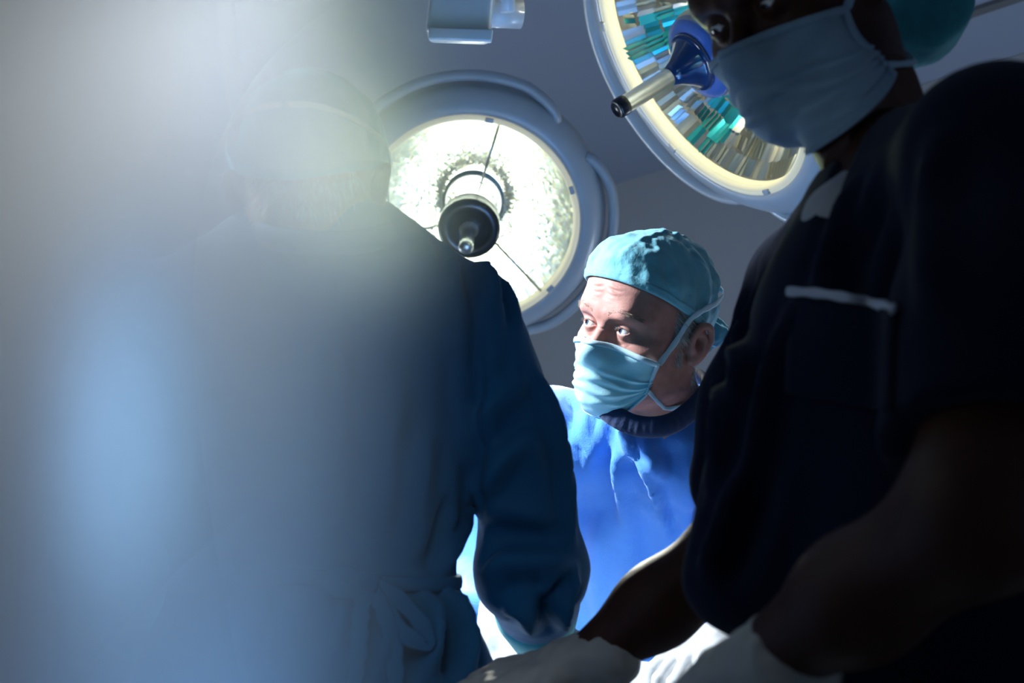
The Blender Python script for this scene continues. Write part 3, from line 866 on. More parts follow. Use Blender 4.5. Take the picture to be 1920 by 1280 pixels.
subsurf(mbc.add(v, f).link('collar', M['collar_navy'], surgeon))

def az(a, z, off, f, o0=(0, 0, 0)):
    """a point off the surface at azimuth a (degrees, towards the person's left), height z"""
    d = np.array([[-math.sin(math.radians(a)), math.cos(math.radians(a)), 0]]); o = np.array([0, .0, z])
    r = trace(f, o, d, .22)[0]; return o+d[0]*(r+off)
def cap_mesh(name, root, R, o, base, m, rimf, puff, seed, band_m=None, amp=1.0, c0=(0, -.014, .030), nu=150, nv=56):
    c0 = np.array(c0); A = np.linspace(0, 2*PI, nu, endpoint=False); v = []
    dirs = []; U = []
    for a in A:
        e0 = math.radians(rimf(math.degrees(a)))
        for j in range(nv):
            t = j/(nv-1); e = e0+(PI/2-e0)*t
            dirs.append((-math.sin(a)*math.cos(e), math.cos(a)*math.cos(e), math.sin(e))); U.append((a, t, e))
    dirs = np.array(dirs); U = np.array(U)
    r = trace(base, c0, dirs, .22)
    t = U[:, 1]; a = U[:, 0]
    sw = np.minimum(1, t/.16)**.7
    r = r+.0035+puff(U, dirs)*sw
    V = c0+dirs*r[:, None]
    gather = np.sin(a*31+3*np.sin(a*3+seed))*np.exp(-t/.16)*.0014*sw+np.sin(a*17+seed)*np.exp(-t/.3)*.0016*sw
    cre = lump(V, .0042, 42, seed)*sw+np.abs(lump(V, .0036, 62, seed+1))*sw-np.abs(lump(V, .0024, 105, seed+2))*sw
    V = V+dirs*((gather+cre*.75)*amp)[:, None]
    # a stitched seam running over the crown from front to back
    sx = np.abs(V[:, 0]+.018); V = V+dirs*((.0028*np.exp(-(sx/.0032)**2))*sw*(1+.4*np.sin(V[:, 1]*260)))[:, None]
    W = V@R.T+o
    ob = link(name, W, grid_faces(nu, nv, True), m, root)
    solid(ob, .0012, 1.0); subsurf(ob, 1)
    # rolled band along the rim
    rim = [W[i*nv] for i in range(nu)]; nx = [nrm(W[i*nv+4]-W[i*nv]) for i in range(nu)]
    vv = []
    hh = .0060
    for i in range(nu):
        q = rim[i]; up = nx[i]; tg = nrm(rim[(i+1) % nu]-rim[i-1]); out = np.cross(tg, up); out = nrm(out)
        if out@(q-(R@c0+o)) < 0: out = -out
        wob = 1+.18*math.sin(i*.9)+.12*math.sin(i*2.3)
        for dx, dz in ((.0003, -.002), (.0030*wob, -.0012), (.0034*wob, hh*.5), (.0026*wob, hh*1.0), (.0034, hh*1.5), (.0012, hh*1.9)):
            vv.append(q+out*dx+up*dz)
    bo = link('cap_band', vv, grid_faces(nu, 6, True), band_m or m, root); solid(bo, .001, 0); subsurf(bo, 1)
    return ob
rim = lambda a: -6+30*math.cos(math.radians(a))-2*math.cos(math.radians(2*a))
def puffS(U, d):
    e = U[:, 2]; a = U[:, 0]
    return .0015+.010*np.clip(np.sin(e), 0, 1)**1.5+.004*np.clip(np.cos(a), 0, 1)*np.clip(np.sin(e*1.6), 0, 1)+.001*np.clip(-np.cos(a), 0, 1)*np.cos(e)
cap_o = cap_mesh('cap', surgeon, SR, SO, hb, M['cap_teal'], rim, puffS, 3)
# bunched tie at the back of the cap
pk = union([ell((-.030, -.118, -.004), (.026, .017, .022)), (ell((-.012, -.124, -.018), (.020, .014, .026)), .01)], .01)
V, Q = nets(pk, (-.07, -.15, -.06), (.03, -.08, .04), .003)
V = V+normals_of(pk, V)*(lump(V, .004, 150, 3))[:, None]
link('cap_tie', V@SR.T+SO, Q, M['cap_teal'], surgeon)

def mask_mesh(root, R, o, face, m, edge_m, topz, botz, amax, pleat=1.0, off=.0035, nu=81, nv=61, sag=.0):
    """tented surgical mask: u across the face, v from top edge to bottom edge"""
    form = union([ell((0, .028, -.048), (.060, .056, .072)), (cap((0, .086, -.006), (0, .098, -.032), .010, .013), .03), (ell((0, .064, -.085), (.040, .034, .034)), .03), (ell((0, .081, -.055), (.022, .020, .030)), .03)], .03)
    fm = lambda p: smin(form(p)-.002, face(p)-.002, .014)
    dirs = []; org = []; UV = []
    for i in range(nu):
        u = -1+2*i/(nu-1)
        for j in range(nv):
            v = j/(nv-1)
            a = math.radians(amax*u)*(1-.10*abs(u)*v)
            zt = topz(u); zb = botz(u); z = zt+(zb-zt)*v
            dirs.append((-math.sin(a), math.cos(a), 0)); org.append((0, .004, z)); UV.append((u, v))
    dirs = np.array(dirs); org = np.array(org); UV = np.array(UV)
    r = np.full(len(dirs), .22)
    for _ in range(60):
        r = np.maximum(r-evalc(fm, org+dirs*r[:, None])*.75, .035)
    u, v = UV.T; au = np.abs(u)
    edge = np.clip(np.minimum(v/.06, 1), 0, 1)
    # pleats fan out from the two side corners over the front
    h = np.zeros(len(u))
    for vi, vc, am in ((.30, .62, .0040), (.47, .70, .0042), (.62, .78, .0040), (.80, .86, .0030)):
        line = vi+(vc-vi)*au**1.5+.02*np.sin(u*6+vi*20)
        w = .050*(1-.45*au)
        q = (v-line)/w
        h += am*(np.exp(-q*q)-.8*np.exp(-(q-1.1)**2*1.4))*(.25+.75*au**.8)
    h += .0022*np.sin(v*17+u*9)*au*np.clip(1-au, 0, 1)*2
    r = r+off+h*pleat*edge-.0115*np.clip((au-.5)/.5, 0, 1)**1.5*np.clip(1-v*.8, 0, 1)*(u < 0)
    # the lower edge curls under the chin
    V = org+dirs*r[:, None]
    pts = V@R.T+o
    ob = link('mask', pts, grid_faces(nu, nv), m, root); solid(ob, .0012, 1); subsurf(ob, 1)
    # bound edges: a strip sewn round the four sides
    g = pts.reshape(nu, nv, 3); D = (dirs@R.T).reshape(nu, nv, 3)
    def bind(idx, wdt, n_off):
        vv = []; L = len(idx)
        for (i, j, di, dj) in idx:
            p = g[i, j]; q = g[min(max(i+di, 0), nu-1), min(max(j+dj, 0), nv-1)]; t = nrm(q-p); nn = D[i, j]
            vv += [p-t*.0010+nn*(n_off-.0003), p-t*.0008+nn*(n_off+.0013), p+t*wdt*.5+nn*(n_off+.0017), p+t*wdt+nn*(n_off+.0012)]
        return vv, grid_faces(L, 4)
    vv = []; ff = []
    for idx, wd in (([(i, 0, 0, 3) for i in range(nu)], .0068), ([(0, j, 3, 0) for j in range(nv)], .0060), ([(nu-1, j, -3, 0) for j in range(nv)], .0060), ([(i, nv-1, 0, -3) for i in range(nu)], .0030)):
        a, b = bind(idx, wd, .0012); n0 = len(vv); vv += a; ff += [tuple(x+n0 for x in q) for q in b]
    eo = link('mask_binding', vv, ff, edge_m, root); solid(eo, .0008, 1)
    return g, D
topS = lambda u: -.0135-.020*abs(u)**1.5
botS = lambda u: -.128+.048*abs(u)**2.2
mg, mD = mask_mesh(surgeon, SR, SO, hf, M['mask_blue'], M['mask_edge'], topS, botS, 58)
def ribbon(name, pts, outs, wd, th, m, root, n=50):
    c = smooth_curve(pts, n); u = smooth_curve(outs, n); v = []
    for i in range(len(c)):
        t = nrm(c[min(i+1, len(c)-1)]-c[max(i-1, 0)]); ot = nrm(u[i]-t*(u[i]@t)); s = np.cross(t, ot)
        for k in range(10):
            a = 2*PI*k/10; v.append(c[i]+s*wd*math.cos(a)*(.9+.1*math.sin(i))+ot*th*math.sin(a))
    f = grid_faces(len(c), 10)
    f = [(i*10+k, i*10+(k+1) % 10, (i+1)*10+(k+1) % 10, (i+1)*10+k) for i in range(len(c)-1) for k in range(10)]
    f += [tuple(range(10)), tuple(range((len(c)-1)*10, len(c)*10))]
    return link(name, v, f, m, root)
def strap(root, R, o, f, spec, wd, th, m, name='mask_tie', first=None):
    P_, O_ = [], []
    for a, z, off in spec:
        q = az(a, z, off, f); P_.append(R@q+o); d = np.array([-math.sin(math.radians(a)), math.cos(math.radians(a)), .15]); O_.append(R@d)
    if first is not None: P_[0] = first
    return ribbon(name, P_, O_, wd, th, m, root)
for s in (1, -1):
    ft = mg[-1, 1] if s > 0 else mg[0, 1]; fb = mg[-1, -8] if s > 0 else mg[0, -8]
    strap(surgeon, SR, SO, hb, [(s*58, -.032, .004), (s*72, -.006, .004), (s*86, .026, .008), (s*100, .041, .012), (s*120, .050, .014), (s*145, .060, .015), (s*165, .064, .015), (s*178, .066, .014)], .0048, .0011, M['mask_edge'], first=ft)
    strap(surgeon, SR, SO, hb, [(s*56, -.082, .005), (s*72, -.096, .004), (s*88, -.104, .004), (s*106, -.098, .004), (s*130, -.088, .004), (s*160, -.082, .004), (s*179, -.080, .004)], .0034, .0010, M['mask_edge'], first=fb)
# hair, brows, lashes
def hair_patch(root, R, o, f, n, ar, zr, dirf, length, rad, m, seed, name='hair', off=-.001):
    r = np.random.default_rng(seed); rt = []; dr = []
    for _ in range(n):
        a = r.uniform(*ar); z = r.uniform(*zr)
        if callable(dirf): d = dirf(a, z)
        q = az(a, z, off, f); out = np.array([-math.sin(math.radians(a)), math.cos(math.radians(a)), 0]); tg = np.array([-math.cos(math.radians(a)), -math.sin(math.radians(a)), 0])
        dd = d[0]*tg+d[1]*np.array([0, 0, 1])+d[2]*out
        rt.append(R@q+o); dr.append(R@dd)
    return rt, dr
def hair_obj(root, R, o, f, specs, m, rad, seed, name='hair'):
    rt, dr = [], []
    L = []
    mb = MB(); r = np.random.default_rng(seed)
    for n, ar, zr, dirf, ln in specs:
        a, b = hair_patch(root, R, o, f, n, ar, zr, dirf, ln, rad, m, seed)
        for p, d in zip(a, b):
            LL = ln*r.uniform(.6, 1.2); q = [p]; dd = nrm(d)
            for i in range(3):
                dd = nrm(dd+r.normal(size=3)*.13+np.array([0, 0, -.05])); q.append(q[-1]+dd*LL/3)
            mb.tube(q, [rad, rad*.85, rad*.6, rad*.25], n=3, caps=False)
    return mb.link(name, m, root)
hs = []
for s in (1, -1):
    hs += [(620, (s*72, s*100) if s > 0 else (-100, -72), (.004, .044), lambda a, z: (np.sign(a)*.75, -.75, .22), .022),
           (260, (s*76, s*88) if s > 0 else (-88, -76), (-.036, .004), lambda a, z: (np.sign(a)*.35, -1, .25), .010),
           (1100, (s*112, s*178) if s > 0 else (-178, -112), (-.066, .000), lambda a, z: (np.sign(a)*.5, -.9, .30), .016)]
hair_obj(surgeon, SR, SO, hb, hs, M['hair_grey'], .00055, 5)
def line_fibers(name, curve, n, dirv, ln, rad, m, seed, spread=.002, off=None):
    r = np.random.default_rng(seed); c = smooth_curve(curve, 40); mb = MB()
    for _ in range(n):
        t = r.uniform(0, len(c)-1.01); i = int(t); p = c[i]+(c[i+1]-c[i])*(t-i)+r.normal(size=3)*spread*np.array([.3, .2, 1]); d = nrm(np.array(dirv(t/len(c)))+r.normal(size=3)*.22)
        if off is not None:
            p = az(-math.degrees(math.atan2(p[0], p[1])), p[2], off, hf)
        p = SR@p+SO; d = SR@d; L = ln*r.uniform(.6, 1.2)
        mb.tube([p, p+d*L*.5, p+d*L+np.array([0, 0, -.0006])], [rad, rad*.8, rad*.2], 3, caps=False)
    return mb.link(name, m, surgeon)
for s in (-1, 1):
    line_fibers('eyebrow', [(s*.013, .0955, .0240), (s*.026, .0940, .0290), (s*.040, .0865, .0295), (s*.054, .0715, .0220)], 170, lambda t: (s*.9, -.45, .10-.5*t), .0065, .00028, M['brow'], 3, .0018, .0002)
    q = [EYE*np.array([s, 1, 1])+np.array([.0146*math.sin(a)*s, .0146*math.cos(a)*math.cos(.42*(1-(a/.92)**2)), .0146*math.sin(.42*(1-(a/.92)**2))]) for a in np.linspace(-.85, .85, 7)]
    line_fibers('eyelash', q, 46, lambda t: (s*(t-.4)*.8, .9, .25), .0060, .00018, M['lash'], 7, .0002)

# surgeon's gloved hands over the drape
def glove(root, fs, f_extra, h, m, name='glove', pad=.03, noise=.0006, cuff=None):
    f = union(fs+(f_extra or []), .010)
    pts = []
    # bounds from sampling the pieces
    lo, hi = cuff
    V, Q = nets(f, lo, hi, h)
    V = V+normals_of(f, V)*lump(V, noise, 110, 3)[:, None]
    o = link(name, V, Q, m, root); return o
dR = nrm(P(975, 1255, 1.80)-wrR); nR = nrm(np.array([.75, -.25, -.5]))
fsR = hand_prims(wrR+dR*.02, dR, nR, 1, curl=(28, 35, 25), thumb_curl=20)
glove(surgeon, fsR, [(cap(wrR-dR*.035, wrR+dR*.03, .036, .029), .015)], .0025, M['glove'], cuff=(wrR-.22, wrR+.22))
dL = nrm(P(1262, 1232, 1.80)-P(1345, 1200, 1.88)); wl_ = P(1352, 1203, 1.88)
fsL = hand_prims(wl_, dL, nrm(np.array([.1, .3, -1.])), 1, curl=(30, 38, 30), thumb_curl=25)
glove(surgeon, fsL, [(cap(wl_-dL*.045, wl_+dL*.02, .034, .028), .015)], .0025, M['glove'], cuff=(wl_-.22, wl_+.22))
#PART4
# ------------------------------------------------------------------ the person seen from behind
mn = P(612, 446, 1.60)
man = thing('person', 'person seen from behind in dark teal gown tied at the waist, behind a pale flare veil', 'person', (P(590, 900, 1.62)[0], 1.60, 0))
MR = head_rot(188, -14, 0); MO = P(588, 368, 1.62)
mf_, mb_ = head_sdf(eyes=False, neck_dir=tuple(MR.T@(mn-(MR@np.array([0, -.02, -.055])+MO))))
V, Q = nets(mf_, (-.11, -.19, -.30), (.11, .14, .14), .0028); mhead = (V@MR.T+MO, Q)
mshR = P(880, 598, 1.62); mshL = P(300, 598, 1.62); melR = P(990, 1068, 1.62); melL = P(200, 1068, 1.62)
mwrR = P(1018, 1200, 1.84); mwrL = P(300, 1215, 1.84)
mch = P(590, 650, 1.62); mwa = P(590, 1075, 1.60); mhi = P(590, 1330, 1.56)
bf2 = union([cap(mch, mwa, .150, .125, FW, .62), (cap(mwa, mhi, .125, .145, FW, .66), .05), (cap(mshR+[-.02, 0, -.01], mshL+[.02, 0, -.01], .026), .03), (cap(mn, mch, .052, .1), .05)]
            + limb([mshR, melR, mwrR], [.030, .032, .027])+limb([mshL, melL, mwrL], [.030, .032, .027])+legs(mhi, .10, .16), .04)
bv, bq = nets(bf2, (-.75, 1.2, -.02), (.35, 2.0, 1.75), .014)
body_join([mhead, (bv, bq)], 'body', M['skin'], man)
mg_f = union([cap(mch, P(590, 930, 1.61), .174, .166, FW, .66), (cap(P(590, 930, 1.61), P(588, 1085, 1.60), .160, .122, FW, .70), .03),
              (cap(P(588, 1085, 1.60), P(590, 1330, 1.56), .124, .188, FW, .62), .02), (cap(P(590, 1330, 1.56), P(590, 1330, 1.54)-[0, 0, .55], .188, .22, FW, .62), .05),
              (cap(mshR+[-.01, 0, -.0], mshL+[.01, 0, 0], .054), .05), (cap(mn+[.045, 0, -.012], mshR+[-.02, 0, .004], .046, .051), .03), (cap(mn+[-.045, 0, -.012], mshL+[.02, 0, .004], .046, .051), .03),
              (cap(mn+[0, 0, -.03], mch, .07, .13, FW, .8), .05)]
             + limb([mshR, P(952, 820, 1.62), P(987, 960, 1.62), melR+[.003, .0, .0], mwrR+(melR-mwrR)*.60], [.058, .064, .053, .062, .052], .016)
             + limb([mshL, P(245, 830, 1.62), melL, mwrL+(melL-mwrL)*.25], [.058, .064, .062, .046], .016), .03)
# sleeve seams and the folds of the cloth
mfd = [on(mg_f, [(868, 470), (892, 560), (893, 700), (888, 850), (893, 960)], .010, -.009), on(mg_f, [(822, 452), (846, 500), (852, 560)], .008, .009), on(mg_f, [(880, 478), (912, 520), (925, 580)], .008, .010),
       on(mg_f, [(915, 500), (950, 550), (962, 620)], .008, -.008), on(mg_f, [(760, 440), (800, 462), (812, 500)], .008, .007),
       on(mg_f, [(1005, 690), (1042, 800), (1062, 920), (1074, 1030)], .009, .009), on(mg_f, [(900, 790), (935, 745), (990, 712)], .011, .010), on(mg_f, [(905, 860), (955, 800), (1010, 780)], .012, -.009),
       on(mg_f, [(912, 930), (930, 880), (950, 830)], .011, .010), on(mg_f, [(902, 1092), (950, 1058), (1020, 1050), (1086, 1072)], .012, .012), on(mg_f, [(905, 1010), (950, 1000), (1000, 1010), (1070, 1000)], .014, -.010),
       on(mg_f, [(1002, 1075), (1012, 1120), (1016, 1185)], .008, -.006), on(mg_f, [(940, 1140), (985, 1150), (1000, 1190)], .012, .007), on(mg_f, [(1085, 1080), (1055, 1130), (1050, 1180)], .008, .011),
       on(mg_f, [(1070, 1090), (1030, 1140), (1030, 1190)], .009, -.008), on(mg_f, [(885, 905), (868, 985), (830, 1075)], .009, .009), on(mg_f, [(850, 930), (826, 1000), (800, 1072)], .010, -.009),
       on(mg_f, [(800, 800), (790, 930), (770, 1060)], .014, .008), on(mg_f, [(740, 700), (735, 860), (730, 1040)], .016, .007), on(mg_f, [(838, 1100), (862, 1170), (880, 1275)], .010, .012), on(mg_f, [(822, 1104), (838, 1180), (846, 1275)], .010, -.012),
       on(mg_f, [(806, 1108), (808, 1190), (800, 1278)], .011, .012), on(mg_f, [(770, 1108), (765, 1190), (750, 1278)], .011, -.010), on(mg_f, [(735, 1108), (728, 1190), (712, 1278)], .012, .010),
       on(mg_f, [(640, 1108), (630, 1190), (600, 1278)], .012, .009), on(mg_f, [(540, 1108), (520, 1190), (500, 1278)], .012, .010), on(mg_f, [(640, 500), (632, 700), (636, 900), (640, 1070)], .010, .008),
       on(mg_f, [(450, 1108), (430, 1190), (400, 1278)], .012, .009), on(mg_f, [(400, 600), (390, 800), (420, 1050)], .014, .008)]
mfd = [(a, b, c*1.45, d) for a, b, c, d in mfd]
mgown = sdf_obj('gown', mg_f, (-.80, 1.25, .30), (.35, 2.05, 1.75), .0075, M['gown_teal'], man, mfd, [(.0025, 14, 12), (.0010, 48, 14)])
# neck binding, belt and bow
nb2 = [P(735, 437, 1.55), P(680, 452, 1.50), P(612, 456, 1.49), P(545, 452, 1.50), P(490, 437, 1.55), P(500, 415, 1.66), P(612, 405, 1.70), P(720, 415, 1.66)]
MB().tube(smooth_curve(np.array(nb2+[nb2[0]]), 64)[:-1], .0075, 10, 1.8, closed=True).link('neck_binding', M['gown_teal'], man)
mt_f = union([cap(P(590, 930, 1.61), P(588, 1085, 1.60), .160, .122, FW, .70), (cap(P(588, 1085, 1.60), P(590, 1330, 1.56), .124, .188, FW, .62), .02)], .02)
bel = []; bdir = []
for i in range(60):
    a = 2*PI*i/60; d = np.array([math.cos(a), math.sin(a), 0]); o0 = P(588, 1090, 1.60)+np.array([0, 0, .004*math.sin(3*a)])
    r = .24
    for _ in range(60): r -= float(mt_f((o0+d*r)[None])[0])*.7
    r += .03
    for _ in range(40): r -= min(max(float(mg_f((o0+d*r)[None])[0]), 0)*.7, .003)
    bdir.append(d); bel.append(o0+d*(r+.002))
MB().tube(bel, .0085, 8, .35, hint=np.array(bdir), closed=True).link('belt', M['gown_teal'], man)
kn = ray(mg_f, 690, 1090)+np.array([0, -.012, 0])
def pxr(px, py, out): 
    h = ray(mg_f, px, py); return h+nrm(CAMP-h)*out
kb = MB().tube([kn+[-.012, 0, .004], kn+[.012, 0, -.004]], [.010, .010], 12); kb.link('belt_knot', M['gown_teal'], man)
def rib(name, pts, wd=.010, th=.0014, m=M['gown_teal'], root=man):
    q = np.array([pxr(x, y, o) for x, y, o in pts]); return ribbon(name, q, np.array([nrm(CAMP-x) for x in q]), wd, th, m, root, 36)
rib('belt_loop', [(690, 1090, .012), (640, 1075, .02), (618, 1092, .024), (645, 1108, .02), (690, 1092, .012)])
rib('belt_loop', [(690, 1090, .012), (740, 1118, .02), (790, 1170, .026), (800, 1205, .026), (760, 1190, .02), (720, 1140, .015), (690, 1092, .012)])
rib('belt_tail', [(690, 1092, .012), (676, 1150, .016), (672, 1220, .014), (664, 1285, .014)])
rib('belt_tail', [(692, 1092, .012), (720, 1150, .018), (738, 1215, .014), (742, 1290, .014)])
cap_mesh('cap', man, MR, MO, mb_, M['cap_teal'], rim, puffS, 9, nu=110, nv=36)
hs = [(500, (105, 255), (-.062, .0), lambda a, z: (.1, -1, .25), .014)]
hair_obj(man, MR, MO, mb_, hs, M['hair_grey'], .0007, 6)
for s in (1, -1):
    strap(man, MR, MO, mb_, [(s*60, -.060, .006), (s*76, -.014, .006), (s*90, .010, .010), (s*104, .028, .017), (s*122, .034, .021), (s*145, .036, .022), (s*165, .037, .022), (s*178, .037, .02)], .0048, .0011, M['mask_edge'])
mask_mesh(man, MR, MO, mf_, M['mask_blue'], M['mask_edge'], topS, botS, 64, nu=31, nv=25)
# teal cuff and glove of the near hand
for (el, wr, side) in ((melR, mwrR, 1), (melL, mwrL, -1)):
    u = nrm(wr-el)
    MB().tube([wr-u*.16, wr-u*.12, wr-u*.08, wr-u*.04, wr+u*.004], [.050, .052, .047, .042, .036], 36).link('cuff', M['cuff_teal'], man)
    dd = nrm(np.array([.10*-side, .75, -.5])); fs = hand_prims(wr+u*.015, dd, nrm(np.array([0, -.4, -1.])), side, curl=(30, 36, 28))
    glove(man, fs, [(cap(wr, wr+dd*.03, .031, .028), .015)], .003, M['glove'], cuff=(wr-.22, wr+.22))

# ------------------------------------------------------------------ the woman leaning in from the right
WR = head_rot(52, -30, 3); WO = P(1436, 8, 1.27)-WR@np.array([-.0315, .085, .002])
woman = thing('person', 'dark-skinned person in navy scrub top with white pocket trim and grey-blue mask', 'person', (P(1700, 900, 1.1)[0], 1.12, 0))
wn = P(1680, 300, 1.20)
wf_, wb_ = head_sdf(female=True, neck_dir=tuple(WR.T@(wn-(WR@np.array([0, -.02, -.055])+WO))))
V, Q = nets(wf_, (-.11, -.22, -.34), (.11, .14, .14), .0026); whead = (V@WR.T+WO, Q)
wL = P(1880, 308, .98); wRr = P(1520, 545, 1.38); wch = P(1690, 690, 1.16); wwa = P(1730, 1120, 1.12); whi = P(1800, 1400, 1.12)
wfd = nrm(np.array([-.95, -.30, 0]))                       # the way she faces
welL = P(1855, 955, .84); wwrL = P(1440, 1236, .99); welR = P(1395, 1010, 1.42); wwrR = P(1098, 1240, 1.42)
bf3 = union([cap(wch, wwa, .125, .105, wfd, .66), (cap(wwa, whi, .105, .14, wfd, .75), .05), (cap(wL, wRr, .042), .05), (cap(wn, wch, .045, .09), .05)]
            + limb([wL, welL, welL*.45+wwrL*.55, wwrL], [.048, .043, .037, .027])+limb([wRr, welR, welR*.45+wwrR*.55, wwrR], [.046, .042, .037, .026])+legs(whi, .0, -.02), .035)
bv, bq = nets(bf3, (-.15, .6, -.02), (.75, 1.7, 1.75), .009)
body_join([whead, (bv, bq)], 'body', M['skin_dark'], woman)
for s in (-1, 1): make_eye(woman, WR, WO, s, (.25, .9, -.35), (.03, .015, .008))
wt_f = union([cap(wch, wwa+[0, 0, .03], .158, .150, wfd, .74), (cap(wwa, whi, .15, .165, wfd, .78), .05), (cap(P(1450, 800, 1.16), P(1375, 1080, 1.12), .050, .040), .06),
              (cap(wL, wRr, .046), .05), (cap(wn+(wL-wn)*.3, wL, .045, .055), .04), (cap(wn+(wRr-wn)*.3, wRr, .045, .055), .04),
              (cap(wn+[0, 0, -.05], wch, .07, .12, wfd, .8), .04)]
             + limb([wL, P(1900, 620, .90), P(1895, 800, .88)], [.064, .072, .080], .03)+limb([wRr, P(1440, 760, 1.40), P(1405, 900, 1.41)], [.058, .062, .060], .03), .035)
# hems: flat ends on the sleeves and the V of the neck
hemL = halfspace(P(1840, 812, .86), P(1855, 955, .84)-P(1862, 640, .90))
def wt(p):
    d = wt_f(p); c = P(1862, 800, .88)
    s = np.sqrt(((p-c)**2).sum(1))-.12
    return np.where(s < 0, np.maximum(d, hemL(p)), d)
vn0 = wn+np.array([0, 0, .01]); vtip = P(1492, 545, 1.02)
vc = union([cap(P(1600, 270, 1.16), P(1518, 425, 1.12), .023, .002, wfd, 2.5), (cap(vn0+[0, 0, .08], vn0, .050, .050), .02)], .01)
wt2 = cut(wt, vc, .006)
wfl = [on(wt, [(1480, 420), (1425, 520), (1385, 640), (1370, 760)], .010, .010), on(wt, [(1440, 470), (1400, 560), (1350, 660)], .009, -.009), on(wt, [(1500, 560), (1440, 700), (1400, 850), (1392, 1000)], .012, .010),
       on(wt, [(1440, 640), (1400, 740), (1372, 900)], .010, -.009), on(wt, [(1345, 700), (1335, 850), (1330, 960)], .010, .009), on(wt, [(1600, 330), (1560, 450), (1530, 560)], .010, .009),
       on(wt, [(1660, 350), (1610, 480), (1580, 600)], .012, -.009), on(wt, [(1385, 880), (1350, 1000), (1320, 1090)], .010, .011), on(wt, [(1430, 850), (1400, 1000), (1350, 1110)], .012, -.010), on(wt, [(1760, 240), (1740, 420), (1760, 600)], .014, .009)]
V, Q = nets(wt2, (-.1, .55, .5), (.85, 1.75, 1.9), .0075)
V = folds(V, normals_of(wt, V), wfl); V = V+normals_of(wt, V)*lump(V, .0022, 15, 21)[:, None]
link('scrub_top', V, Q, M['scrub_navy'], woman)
# white shirt under the V
us = union([cap(wn+[0, 0, -.03]+wfd*.0, P(1590, 420, 1.16), .044, .038), ], .02)
V, Q = nets(us, (-.1, .6, 1.0), (.8, 1.6, 1.9), .006); link('undershirt', V, Q, M['undershirt'], woman)
# pocket with white trim
pt = []
for x, y in ((1476, 546), (1530, 549), (1590, 558), (1640, 569), (1676, 579)):
    h = ray(wt, x, y); pt.append(h+nrm(CAMP-h)*.008)
ribbon('pocket_trim', np.array(pt), np.array([nrm(CAMP-x) for x in pt]), .0042, .0016, M['pocket_trim'], woman, 30)
pv = []
for i in range(13):
    for j in range(13):
        u, v_ = i/12, j/12; x = 1478+198*u-8*v_; y = 548+34*u+v_*190
        h = ray(wt, x, y); pv.append(h+nrm(CAMP-h)*.004)
solid(link('pocket', pv, grid_faces(13, 13), M['scrub_navy'], woman), .0012)
# bouffant cap, mask and straps
rimW = lambda a: -18+38*math.cos(math.radians(a))-8*max(0, -math.cos(math.radians(a)))**2
def puffW(U, d):
    e, a = U[:, 2], U[:, 0]; return .006+.018*np.clip(np.sin(e), 0, 1)+.036*np.clip(.25-np.cos(a), 0, 1.1)*np.cos(e)
bun = lambda p: smin(wb_(p), ell((-.010, -.118, -.045), (.050, .042, .055))(p), .03)
cap_mesh('bouffant_cap', woman, WR, WO, bun, M['cap_dark'], rimW, puffW, 14, nu=120, nv=40, amp=1.3)
topW = lambda u: -.018-.012*abs(u)**1.5
botW = lambda u: -.134+.036*abs(u)**2.2
wmg, _ = mask_mesh(woman, WR, WO, wf_, M['mask_grey'], M['mask_grey'], topW, botW, 62, pleat=1.1, off=.005)
for s in (1, -1):
    ft = wmg[-1, 1] if s > 0 else wmg[0, 1]; fb = wmg[-1, -8] if s > 0 else wmg[0, -8]
    strap(woman, WR, WO, wb_, [(s*62, -.03, .006), (s*74, -.018, .008), (s*88, .004, .020), (s*106, .020, .036), (s*128, .034, .040), (s*160, .044, .044), (s*178, .05, .044)], .0045, .0011, M['mask_grey'], first=ft)
    strap(woman, WR, WO, wb_, [(s*60, -.092, .006), (s*78, -.100, .004), (s*96, -.092, .004), (s*120, -.085, .004), (s*160, -.08, .004), (s*179, -.08, .004)], .0034, .0010, M['mask_grey'], first=fb)
# her gloved hands
d1 = nrm(P(830, 1292, 1.44)-wwrR)
fs = hand_prims(wwrR+d1*.01, d1, nrm(np.array([-.1, .35, -1.])), 1, curl=(16, 22, 16), thumb_curl=18, scale=.98)
glove(woman, fs, [(cap(wwrR-d1*.022, wwrR+d1*.02, .031, .027), .014), (cap(wwrR-d1*.024, wwrR-d1*.020, .0325, .0325), .004)], .0026, M['glove_shaded'], cuff=(wwrR-.24, wwrR+.24), noise=.0011)
d2 = nrm(P(1150, 1345, 1.10)-wwrL); w2 = wwrL+d2*.02+np.array([0, 0, -.008])
fs = hand_prims(w2+d2*.01, d2, nrm(np.array([-.1, .35, -1.])), -1, curl=(22, 28, 20), thumb_curl=20, scale=.98)
glove(woman, fs, [(cap(w2-d2*.035, w2+d2*.02, .036, .029), .014), (cap(w2-d2*.037, w2-d2*.033, .0375, .0375), .004)], .0026, M['glove_shaded'], cuff=(w2-.24, w2+.24), noise=.0011)
#PART5
# ------------------------------------------------------------------ the operating table and what lies on it
TX0, TX1, TY0, TY1 = -.95, .95, 1.89, 2.23
table = thing('operating_table', 'operating table with dark pad between the gowned people', 'table', (0, 2.06, 0))
MB().box((0, 2.06, .93), (.98, .165, .035), None, .02).link('pad', M['table_pad'], table)
MB().box((0, 2.06, .878), (.96, .15, .017), None, .008).link('table_top', M['steel'], table)
MB().tube([(0, 2.06, .10), (0, 2.06, .87)], .07, 32).link('column', M['steel'], table)
MB().box((0, 2.06, .055), (.42, .16, .055), None, .03).link('base', M['white_plastic'], table)
